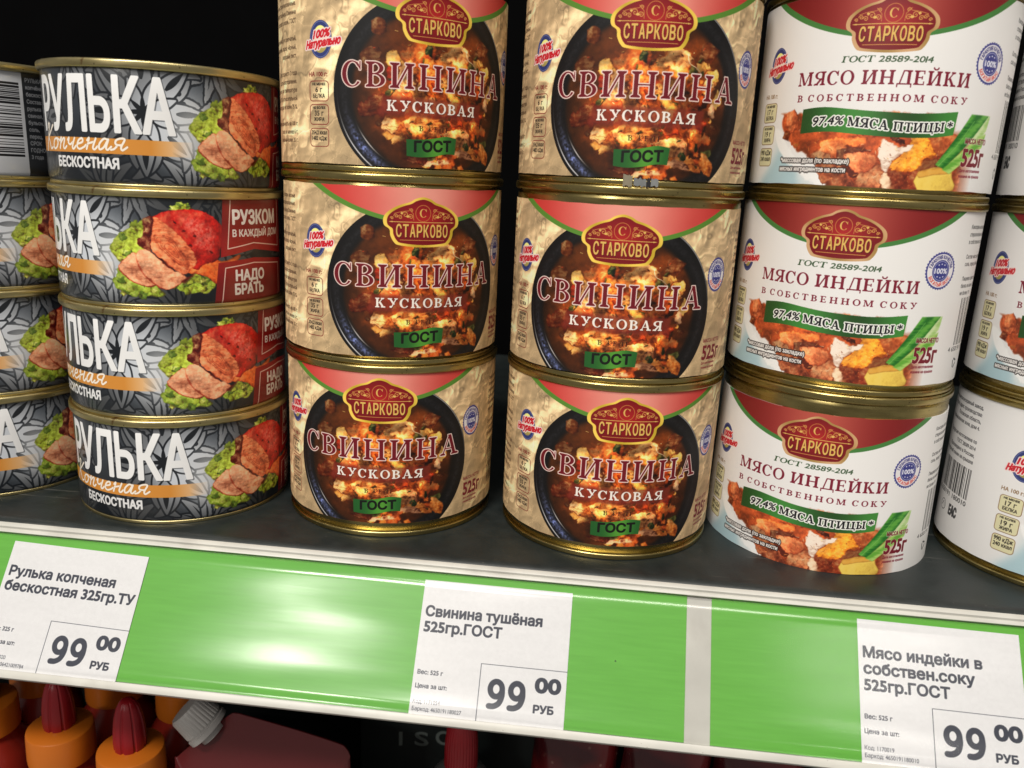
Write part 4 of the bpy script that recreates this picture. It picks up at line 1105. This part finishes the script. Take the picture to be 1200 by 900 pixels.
# clear cover: transparent film with a real surface reflection
mC = bpy.data.materials.new('clear_cover'); mC.use_nodes = True; nt = mC.node_tree; nt.nodes.clear()
out = N(nt, 'ShaderNodeOutputMaterial'); mix = N(nt, 'ShaderNodeMixShader'); tr = N(nt, 'ShaderNodeBsdfTransparent'); gl = N(nt, 'ShaderNodeBsdfGlossy'); fr = N(nt, 'ShaderNodeFresnel')
fr.inputs['IOR'].default_value = 1.55; gl.inputs['Roughness'].default_value = .17
tr.inputs[0].default_value = (.97, .97, .97, 1)
tc = N(nt, 'ShaderNodeTexCoord'); mp = N(nt, 'ShaderNodeMapping'); mp.inputs['Scale'].default_value = (1, 3.2, 3.2)
n1 = N(nt, 'ShaderNodeTexNoise'); n1.inputs['Scale'].default_value = 11; n1.inputs['Detail'].default_value = 1
n2 = N(nt, 'ShaderNodeTexNoise'); n2.inputs['Scale'].default_value = 120; n2.inputs['Detail'].default_value = 4
mp2 = N(nt, 'ShaderNodeMapping'); mp2.inputs['Scale'].default_value = (.15, 2, 2)
add = N(nt, 'ShaderNodeMath', operation='MULTIPLY_ADD'); add.inputs[1].default_value = .016
bu = N(nt, 'ShaderNodeBump'); bu.inputs['Strength'].default_value = .8; bu.inputs['Distance'].default_value = .0008
L_ = nt.links.new
L_(tc.outputs['Object'], mp.inputs[0]); L_(mp.outputs[0], n1.inputs['Vector']); L_(tc.outputs['Object'], mp2.inputs[0]); L_(mp2.outputs[0], n2.inputs['Vector'])
L_(n2.outputs[0], add.inputs[0]); L_(n1.outputs[0], add.inputs[2]); L_(add.outputs[0], bu.inputs['Height'])
L_(bu.outputs[0], gl.inputs['Normal']); L_(bu.outputs[0], fr.inputs['Normal'])
L_(fr.outputs[0], mix.inputs[0]); L_(tr.outputs[0], mix.inputs[1]); L_(gl.outputs[0], mix.inputs[2]); L_(mix.outputs[0], out.inputs[0])
nx = 90; V, F = [], []
prof = [(.0028, .0008), (.0030, .0014), (.010, .0012), (.03, .0011), (.045, .0012), (.0555, .0012), (.0575, .0016), (.0583, .0012), (.0596, .0014), (LR-.0018, .0014)]
for i in range(nx+1):
    x = XL+(XR-XL)*i/nx
    for d, h in prof: V.append(R3(x, d, h+.00015*math.sin(x*37+d*60)))
k = len(prof)
for i in range(nx):
    for j in range(k-1): F.append((i*k+j, i*k+j+1, (i+1)*k+j+1, (i+1)*k+j))
mesh_obj('clear_cover', V, F, mC, rail, sharp=80)

# price tags: paper slipped behind the cover, slightly curled
def price_tag(x, d, rot, img, label):
    o = thing('price_tag', label, 'price tag', tuple(R3(x, d, 0)), group=None)
    w, h = .063, .0545; nx_, ny_ = 12, 6; V, F, UV = [], [], []
    xa, ya = Vector((1, 0, 0)), -ev
    c, s = math.cos(rot), math.sin(rot)
    X_ = xa*c+ya*s; Y_ = -xa*s+ya*c
    for j in range(ny_+1):
        for i in range(nx_+1):
            u, v = i/nx_, j/ny_
            hh = .00005+.00035*(math.sin(u*3.0+x*90)*.5+.5)*(.4+.6*v)
            V.append(X_*(u*w)+Y_*((v-1)*h)+nv*hh); UV.append((u, v))
    n_ = len(V)
    V += [p-nv*.00012 for p in V[:n_]]; UV += UV[:n_]
    for j in range(ny_):
        for i in range(nx_):
            a = j*(nx_+1)+i; F.append((a, a+1, a+nx_+2, a+nx_+1)); F.append((n_+a+nx_+1, n_+a+nx_+2, n_+a+1, n_+a))
    mesh_obj('paper', V, F, printed('tag_paper', img, .7, bump=.1, scale=200), o, uv=UV)
    return o
T1 = tag_print(["Рулька копченая", "бескостная 325гр.ТУ"], "Вес: 325 г", "1172020", "4606421009784", 1)
T2 = tag_print(["Свинина тушёная", "525гр.ГОСТ"], "Вес: 525 г", "1171054", "4650191180027", 2)
T3 = tag_print(["Мясо индейки в", "собствен.соку", "525гр.ГОСТ"], "Вес: 525 г", "1170019", "4650191180010", 3)
price_tag(-.2470, .0066, -.026, T1, 'leftmost white price tag, 325 g, under the ham tins')
price_tag(-.0604, .0068, 0.0, T2, 'middle white price tag with two title lines, left of the white gap')
price_tag(.1190, .0062, -.010, T3, 'rightmost white price tag with three title lines')

# ================================================================== cans
HB, HS, RB, RS = .080, .0497, .0495, .0494
RIMR = .0507
def seam_prof(Rout, Rin, z0, z1):
    r_ = (z1-z0)*.30; o = []
    for cx, cz, a0 in ((Rout-r_, z1-r_, 90), (Rout-r_, z0+r_, 0)):
        for k in range(6):
            a = math.radians(a0-k*18); o.append((cx+r_*math.cos(a), cz+r_*math.sin(a)))
    o += [(Rin+.0002, z0), (Rin, z0+.0006), (Rin, z1-.0006), (Rin+.0002, z1)]
    return o
_me = {}
def shared(key, name, V_F, mat, parent, uv=None, sharp=35):
    if key not in _me:
        o = mesh_obj(name, *V_F(), mat, parent, uv=uv, sharp=sharp); _me[key] = o.data; return o
    o = bpy.data.objects.new(name, _me[key]); COL.objects.link(o); o.parent = parent; return o
def big_body():
    R = RB
    prof = [(R-.0014, .0020), (R-.0014, .0034), (R-.0004, .0050), (R, .0058), (R, HB-.0054), (R, HB-.0052), (R-.0008, HB-.0036), (R-.0012, HB-.0025)]
    return lathe(prof, 128)
def lid(Hc): return lambda: lathe([(.0, Hc-.0042), (.030, Hc-.0042), (.032, Hc-.0036), (.040, Hc-.0036), (.042, Hc-.0044), (.0462, Hc-.0044), (.0479, Hc-.0028)], 96)
def base(): return lathe([(.0, .0026), (.040, .0026), (.043, .0030), (.0479, .0016)], 96)
def label_mesh(img_mat, base_z, height, parent, rot, r0=.0, r1=.0, zmin=.0029, zmax=None, seed=0):
    zmax = zmax or HB-.0029
    za, zb = max(base_z, zmin), min(base_z+height, zmax)
    n, kz = 160, 8; V, F, UV = [], [], []
    rg = random.Random(seed); ph = [rg.random()*6.3 for _ in range(6)]
    for i in range(n+1):
        u = i/n; s = (u-.5)*2*PI+rot
        for j in range(kz+1):
            t = j/kz; z = za+(zb-za)*t
            R = RB+.00035+r0*(1-t)+r1*t+.00012*math.sin(3*s+ph[0]+2*t)+.00008*math.sin(9*s+ph[1])*math.sin(4*t+ph[2])
            if i == n: R += .00025
            edge = .0003*math.sin(5*s+ph[3])+.0002*math.sin(23*s+ph[4])
            zz = z+(edge*.35 if j in (0, kz) else 0)
            V.append((R*math.sin(s), -R*math.cos(s), zz)); UV.append((u, (z-base_z)/height))
    k = kz+1
    for i in range(n):
        for j in range(kz): F.append((i*k+j, (i+1)*k+j, (i+1)*k+j+1, i*k+j+1))
    # paper thickness along both edges
    for j, dz in ((0, 1), (kz, -1)):
        b0 = len(V)
        for i in range(n+1):
            x, y, z = V[i*k+j]; q = 1-.0004/RB
            V.append((x*q, y*q, z)); UV.append(UV[i*k+j])
        for i in range(n):
            f = (i*k+j, b0+i, b0+i+1, (i+1)*k+j)
            F.append(f if dz > 0 else f[::-1])
    return mesh_obj('label', V, F, img_mat, parent, uv=UV, sharp=60)
def big_can(x, y, level, kind, logo_mm, base_mm, label, jx=0., r0=0., r1=0., zmin=.0029, seed=0, lh=.0713):
    g = {'p': 'stewed pork cans stacked on the shelf', 't': 'turkey cans stacked on the shelf'}[kind]
    o = thing('food_can', label, 'can', (x+jx, y, level*HB), 0, g)
    shared('bb', 'body', big_body, M_GOLD, o)
    for a, b, R_ in ((.0, .0026, .0497), (HB-.0036, HB, RIMR)):
        shared('rim%.4f' % a, 'rim', lambda a=a, b=b, R_=R_: lathe(seam_prof(R_, .0480, a, b), 128, closed=True), M_GOLD, o, sharp=70)
    shared('lid', 'lid', lid(HB), M_GOLD, o); shared('base', 'base', base, M_GOLD, o)
    label_mesh({'p': M_PORK, 't': M_TURK}[kind], base_mm/1000., .071 if kind == 'p' else lh, o, logo_mm/1000./RB, r0, r1, zmin, seed=seed)
    return o
def small_can(x, y, level, flower_mm, label, jx=0.):
    o = thing('ham_tin', label, 'tin', (x+jx, y, level*HS), 0, 'flat ham tins stacked on the shelf')
    def body():
        R = RS; prof = [(R-.0012, .0012), (R-.0004, .0020), (R, .0032)]+[(R, .004+(HS-.008)*k/4) for k in range(1, 4)]+[(R, HS-.0040), (R-.0004, HS-.0028), (R-.001, HS-.0018)]
        n = 160; V, F = [], []
        for i in range(n+1):
            s = (i/n-.5)*2*PI
            for r_, z in prof: V.append((r_*math.sin(s), -r_*math.cos(s), z))
        k = len(prof)
        for i in range(n):
            for j in range(k-1): F.append((i*k+j, (i+1)*k+j, (i+1)*k+j+1, i*k+j+1))
        body.uv = [(i/n, z/HS) for i in range(n+1) for _, z in prof]
        return V, F
    if 'hb' not in _me:
        V, F = body(); b_ = mesh_obj('body', V, F, M_HAM, o, uv=body.uv, sharp=60); _me['hb'] = b_.data
    else:
        b_ = bpy.data.objects.new('body', _me['hb']); COL.objects.link(b_); b_.parent = o
    b_.rotation_euler = (0, 0, flower_mm/1000./RS)
    for a, b, R_ in ((.0, .0017, .0490), (HS-.0035, HS, .0508)):
        shared('srim%.4f' % a, 'rim', lambda a=a, b=b, R_=R_: lathe(seam_prof(R_, .0478, a, b), 128, closed=True), M_GOLD2, o, sharp=70)
    shared('slid', 'lid', lid(HS), M_GOLD2, o); shared('sbase', 'base', base, M_GOLD2, o)
    return o

XA, YA, XB, YB, XC, YC, XD, YD = -.0933, .0791, .0147, .0773, .1186, .0856, .2266, .0766
XS, YS, XZ, YZ = -.1977, .0708, -.3020, .0770
big_can(XA, YA, 0, 'p', 6, 7, 'pork can at the bottom of the left pork stack, next to the lowest ham tin', .0006, seed=1)
big_can(XA, YA, 1, 'p', 23.9, 3.8, 'pork can in the middle of the left pork stack, its bowl turned to the right', 0, seed=2)
big_can(XA, YA, 2, 'p', 28.5, 2.8, 'pork can on top of the left pork stack, cut off by the upper edge', -.0006, seed=3)
big_can(XB, YB, 0, 'p', 5, 6.8, 'pork can at the bottom of the right pork stack, beside the lowest turkey can', 0, seed=4)
big_can(XB, YB, 1, 'p', -3.0, 1.5, 'pork can in the middle of the right pork stack, gold band wide above its label', 0, seed=5)
B2 = big_can(XB, YB, 2, 'p', 2.6, 2.6, 'top pork can of the right pork stack, torn sticker scrap on its lower rim', 0, seed=6)
big_can(XC, YC, 0, 't', -17.8, .1, 'turkey can at the bottom whose white label has slipped down to the shelf', 0, r0=.0014, r1=.0, zmin=.0, seed=7, lh=.0705)
big_can(XC, YC, 1, 't', -19.3, 5.3, 'turkey can in the middle of its stack, right of the middle pork can', 0, seed=8)
big_can(XC, YC, 2, 't', -13.4, 4.0, 'turkey can on top of the fully visible turkey stack', .0006, seed=9)
big_can(XD, YD, 0, 't', 5.6, 5.5, 'turkey can at the far right bottom, turned to show its bar code and fine print', 0, seed=10)
big_can(XD, YD, 1, 't', -25.9, 6.0, 'turkey can cut by the right edge at mid height, round badge and nutrition boxes showing', 0, seed=11)
big_can(XD, YD, 2, 't', -8, 4.0, 'turkey can at the top right corner, only its blank white left side showing', 0, seed=12)
small_can(XS, YS, 0, 14.0, 'lowest ham tin of the front stack, full heading showing and rust on its bottom rim', .0008)
small_can(XS, YS, 1, -2.5, 'second ham tin from the bottom of the front stack, heading partly turned away', .0004)
small_can(XS, YS, 2, -19.2, 'third ham tin from the bottom of the front stack, showing both red panels', 0)
small_can(XS, YS, 3, 15.4, 'topmost ham tin of the front stack, against the dark back', -.0004)
small_can(XZ, YZ, 0, 29.5, 'lowest ham tin at the left edge, behind the front ham stack')
small_can(XZ, YZ, 1, 27.5, 'second ham tin from the bottom at the left edge, partly hidden')
small_can(XZ, YZ, 2, 28.7, 'third ham tin from the bottom at the left edge, partly hidden')
small_can(XZ, YZ, 3, 134, 'topmost ham tin at the left edge, turned to its bar code panel')
# torn sticker scraps wrapped over the lower rim of the top pork can
def scrap(a0, a1, z0, z1, mat, seed):
    rg = random.Random(seed); n = 6; V, F = [], []
    for i in range(n+1):
        a = a0+(a1-a0)*i/n
        for j, z in enumerate((z0+rg.uniform(-.0004, .0004), (z0+z1)/2, z1+rg.uniform(-.0005, .0005))):
            R = RIMR+.0003+.00015*rg.random()
            V.append((R*math.sin(a), -R*math.cos(a), z))
    for i in range(n):
        for j in range(2): F.append((i*3+j, i*3+3+j, i*3+4+j, i*3+1+j))
    return mesh_obj('sticker_scrap', V, F, mat, B2, sharp=80)
M_SCR = plain('scrap_paper', (.22, .19, .13), .6, bump=.3, scale=400, var=.4)
M_BLK = plain('scrap_ink', (.015, .015, .018), .5); M_GRY = plain('scrap_grey', (.20, .21, .21), .45, var=.3, scale=600)
ra = lambda mm: mm/1000./RIMR
scrap(ra(-4.4), ra(-.8), -.0001, .0042, M_SCR, 1)
scrap(ra(-.2), ra(4.6), .0000, .0030, M_GRY, 2); scrap(ra(4.8), ra(6.2), -.0002, .0034, M_BLK, 3); scrap(ra(6.4), ra(9.3), .0003, .0030, M_GRY, 4)

# ================================================================== goods on the lower shelf
M_ORA = plain('orange_cap', (.62, .16, .012), .38, bump=.1, scale=200, var=.08, coat=.1)
M_RED = plain('red_nozzle', (.30, .008, .014), .35, bump=.15, scale=250, var=.15)
M_KET = plain('ketchup_plastic', (.30, .022, .012), .30, bump=.1, scale=120, var=.2)
ZC = -.150
def bottle(x, y, label, zt=ZC, nozzle=True, r=.0172, h=.0185):
    o = thing('ketchup_bottle', label, 'bottle', (x, y, -.352), 0, 'ketchup bottles on the lower shelf')
    zc = zt+.352; R = .027
    prof = [(.0, .0), (R*.86, .0), (R*.98, .003), (R, .010), (R, .05), (R*.96, .08), (R*.97, .11), (R*.93, .145), (R*.80, zc-h-.012), (r*.88, zc-h-.003), (r*.85, zc-h), (r*.85, zc-h+.004)]
    shared('kb%.3f' % zt, 'body', lambda: lathe(prof, 48, cap1=True), M_KET, o)
    cp = [(r*.90, zc-h), (r*1.01, zc-h+.0006), (r*1.02, zc-h+.003), (r, zc-.0016), (r*.985, zc-.0005), (r*.95, zc), (r*.45, zc+.0012), (.0, zc+.0012)]
    shared('kc%.3f' % zt, 'cap', lambda: lathe(cp, 64), M_ORA, o)
    if nozzle:
        npf = [(.0082, 0), (.0084, .004), (.0081, .011), (.0073, .018), (.0058, .0240), (.0038, .0278), (.0022, .0288), (.0, .0288)]
        npf = [(a, b+zc+.0010) for a, b in npf]
        shared('kn%.3f' % zt, 'nozzle', lambda: lathe(npf, 80, rib=lambda i, j: 1-(.10 if i % 10 in (0, 1) else 0)*(1 if j < 6 else 0)), M_RED, o, sharp=50)
    return o
bottle(-.278, .066, 'ketchup bottle with orange cap and red nozzle, left of the two clear in front')
bottle(-.2305, .056, 'ketchup bottle with orange cap and red nozzle, next to the white screw cap')
bottle(-.3345, .080, 'ketchup bottle cut off by the lower left corner')
M_ORD = plain('orange_cap_shaded', (.50, .12, .02), .45, var=.1)  # same cap orange, darkened for back-row shade; no bottle uses it
bottle(-.331, .124, 'second-row ketchup bottle at the left edge under the rail', nozzle=True)
bottle(-.2795, .122, 'second-row ketchup bottle between the two front nozzles')
bottle(-.2300, .116, 'second-row ketchup bottle behind the white screw cap')

# pouch with corner spout
M_POU = plain('pouch_foil', (.12, .016, .018), .33, bump=.5, scale=35, var=.25, coat=.15)
po = thing('sauce_pouch', 'dark red sauce pouch with a white ribbed screw cap on its upper left corner', 'pouch', (-.150, .064, -.352))
out2 = [(-.052, .002), (.050, .002), (.0440, .10), (.0400, .195), (.0398, .205), (.0375, .2100), (.0330, .2125), (.010, .2180), (-.018, .2235), (-.023, .2242), (-.028, .2222), (-.045, .2055), (-.058, .1925), (-.0600, .185), (-.060, .12)]
P = smooth(out2, 4, True); n = len(P); ctr = np.array((0, .11)); V, F = [], []
rings = [1., .97, .90, .78, .6, .4, .2]
for side in (-1, 1):
    for q in rings:
        th = .0006+.013*(1-q**3)
        for p_ in P:
            c = ctr+(p_-ctr)*q
            V.append((c[0], side*(th*min(1, 1.15-abs(c[1]-.09)/.26)+.0012*math.sin(c[0]*160+c[1]*90)*(1-q)), c[1]))
    V.append((ctr[0], side*.0135, ctr[1]))
m_ = len(rings)*n+1
for s_ in (0, 1):
    o_ = s_*m_
    for k in range(len(rings)-1):
        for i in range(n):
            f = (o_+k*n+i, o_+k*n+(i+1) % n, o_+(k+1)*n+(i+1) % n, o_+(k+1)*n+i); F.append(f if not s_ else f[::-1])
    for i in range(n):
        f = (o_+(len(rings)-1)*n+i, o_+(len(rings)-1)*n+(i+1) % n, o_+m_-1); F.append(f if not s_ else f[::-1])
for i in range(n): F.append((i, m_+i, m_+(i+1) % n, (i+1) % n))
mesh_obj('pouch_body', V, F, M_POU, po, sharp=60)
M_CAP = plain('white_cap', (.46, .44, .42), .45, bump=.1, var=.05)
capP = [(.0108, .0), (.0119, .0003), (.0119, .0030), (.0110, .0034), (.0110, .0044), (.0114, .0048), (.0104, .0160), (.0094, .0174), (.0, .0176)]
V, F = lathe(capP, 96, rib=lambda i, j: 1-(.035 if i % 3 == 0 and 5 <= j <= 6 else 0))
c_ = mesh_obj('screw_cap', V, F, M_CAP, po, sharp=30); c_.location = (-.0385, -.001, .2135)
c_.rotation_euler = Vector((-1.0, -.1, 1.02)).to_track_quat('Z', 'Y').to_euler()
V, F = lathe([(.0075, -.0035), (.0075, .001)], 40); s_ = mesh_obj('spout', V, F, M_CAP, po); s_.location = c_.location; s_.rotation_euler = c_.rotation_euler

# black carton with grey lettering
cvb = Canvas(0, 118, 105, 5, (20, 27, 26))
for ch, xa, xb, yb in (("I", 26, 27.6, 26), ("S", 36.5, 45, 27.5), ("O", 50.5, 61, 30)):
    cvb.fill(bold(put(sans(ch), xa, xb, yb, 10.5), .8), (120, 128, 124))
IMGB = cvb.image('carton_print')
bx_ = thing('black_carton', 'black carton with dim grey letters behind the red pouch', 'carton', (-.065, .165, -.352))
V, F = bevel_box(-.064, -.015, 0, .0545, .03, .226, .001); mesh_obj('carton_body', V, F, plain('black_card', (.006, .009, .009), .5, var=.1), bx_)
mI = printed('carton_face', IMGB, .5, bump=0)
mesh_obj('printed_face', [(-.0635, -.0153, .120), (.054, -.0153, .120), (.054, -.0153, .225), (-.0635, -.0153, .225), (-.0635, -.0149, .120), (.054, -.0149, .120), (.054, -.0149, .225), (-.0635, -.0149, .225)],
         [(0, 1, 2, 3), (3, 2, 6, 7), (1, 5, 6, 2)], mI, bx_, uv=[(0, 0), (1, 0), (1, 1), (0, 1)]*2, smooth_=False)
# bottle with ribbed red cap
sb = thing('sauce_bottle', 'clear shouldered bottle with a finely ribbed red cap under the middle price tag', 'bottle', (-.0535, .092, -.352))
prof = [(0, 0), (.026, 0), (.029, .004), (.029, .12), (.028, .150), (.022, .170), (.013, .182), (.0085, .186), (.0085, .19)]
mgl = plain('grey_bottle_plastic', (.10, .095, .09), .15, var=.1, coat=.5)
V, F = lathe(prof, 48); mesh_obj('body', V, F, mgl, sb)
cp = [(.0086, .182), (.0094, .1825), (.0096, .186), (.0094, .200), (.0086, .2085), (.0064, .2135), (.003, .2155), (0, .2158)]
V, F = lathe(cp, 120, rib=lambda i, j: 1-(.03 if i % 4 == 0 and 2 <= j <= 4 else 0)); mesh_obj('cap', V, F, M_RED, sb, sharp=25)
# speckled red packets in clear film
mP, nt, b = node_mat('speckled_packet')
tc = N(nt, 'ShaderNodeTexCoord'); vo = N(nt, 'ShaderNodeTexVoronoi'); vo.inputs['Scale'].default_value = 170
nz = N(nt, 'ShaderNodeTexNoise'); nz.inputs['Scale'].default_value = 25
rp = N(nt, 'ShaderNodeValToRGB'); rp.color_ramp.elements[0].position = .08; rp.color_ramp.elements[0].color = (.42, .20, .16, 1); rp.color_ramp.elements[1].position = .2; rp.color_ramp.elements[1].color = (.17, .012, .014, 1)
mx = N(nt, 'ShaderNodeMix', data_type='RGBA'); mx.inputs[7].default_value = (.05, .006, .008, 1)
rr = N(nt, 'ShaderNodeValToRGB'); rr.color_ramp.elements[0].position = .45; rr.color_ramp.elements[1].position = .6
L_ = nt.links.new
L_(tc.outputs['Object'], vo.inputs['Vector']); L_(tc.outputs['Object'], nz.inputs['Vector']); L_(vo.outputs['Distance'], rp.inputs[0]); L_(nz.outputs[0], rr.inputs[0]); L_(rr.outputs[0], mx.inputs[0]); L_(rp.outputs[0], mx.inputs[6]); L_(mx.outputs[2], b.inputs['Base Color'])
b.inputs['Roughness'].default_value = .22; b.inputs['Coat Weight'].default_value = .4
bu = N(nt, 'ShaderNodeBump'); bu.inputs['Strength'].default_value = .5; bu.inputs['Distance'].default_value = .001; L_(nz.outputs[0], bu.inputs['Height']); L_(bu.outputs[0], b.inputs['Normal'])
def packet(x0, x1, y, ztop, label, seed):
    o = thing('snack_packet', label, 'packet', ((x0+x1)/2, y, -.352), 0, 'speckled red packets on the lower shelf')
    w, h = (x1-x0)/2, ztop+.352; nx_, nz_ = 16, 16; V, F = [], []; rg = random.Random(seed); ph = [rg.random()*6 for _ in range(4)]
    for s_ in (-1, 1):
        for j in range(nz_+1):
            for i in range(nx_+1):
                u, v = i/nx_*2-1, j/nz_
                pil = (1-u**4)*(1-(2*v-1)**6)*.016
                V.append((u*w+.0008*math.sin(v*30+ph[0])*abs(u), s_*(.0004+pil+.0012*math.sin(u*7+ph[1])*math.sin(v*14+ph[2])*(1-u*u)), v*h+.0006*math.sin(u*40+ph[3])*(1 if j == nz_ else 0)))
    k = (nx_+1)*(nz_+1)
    for j in range(nz_):
        for i in range(nx_):
            a = j*(nx_+1)+i; F.append((a, a+1, a+nx_+2, a+nx_+1)); F.append((k+a+nx_+1, k+a+nx_+2, k+a+1, k+a))
    for j in range(nz_):
        for i in (0, nx_):
            a = j*(nx_+1)+i; f = (a, a+nx_+1, k+a+nx_+1, k+a); F.append(f if i == 0 else f[::-1])
    for i in range(nx_):
        F.append((i+1, i, k+i, k+i+1)); a = nz_*(nx_+1)+i; F.append((a, a+1, k+a+1, k+a))
    mesh_obj('packet_body', V, F, mP, o, sharp=70)
    V, F = bevel_box(-w, -.0011, h-.0005, w, .0011, h+.007, .0003, 1); mesh_obj('crimped_seal', V, F, mP, o)
packet(-.0135, .0370, .118, -.137, 'speckled dark red packet just right of the ribbed red cap', 1)
packet(.0395, .0900, .112, -.136, 'speckled dark red packet below the white gap of the rail', 2)
packet(.0925, .1440, .116, -.136, 'speckled dark red packet rightmost under the rail', 3)
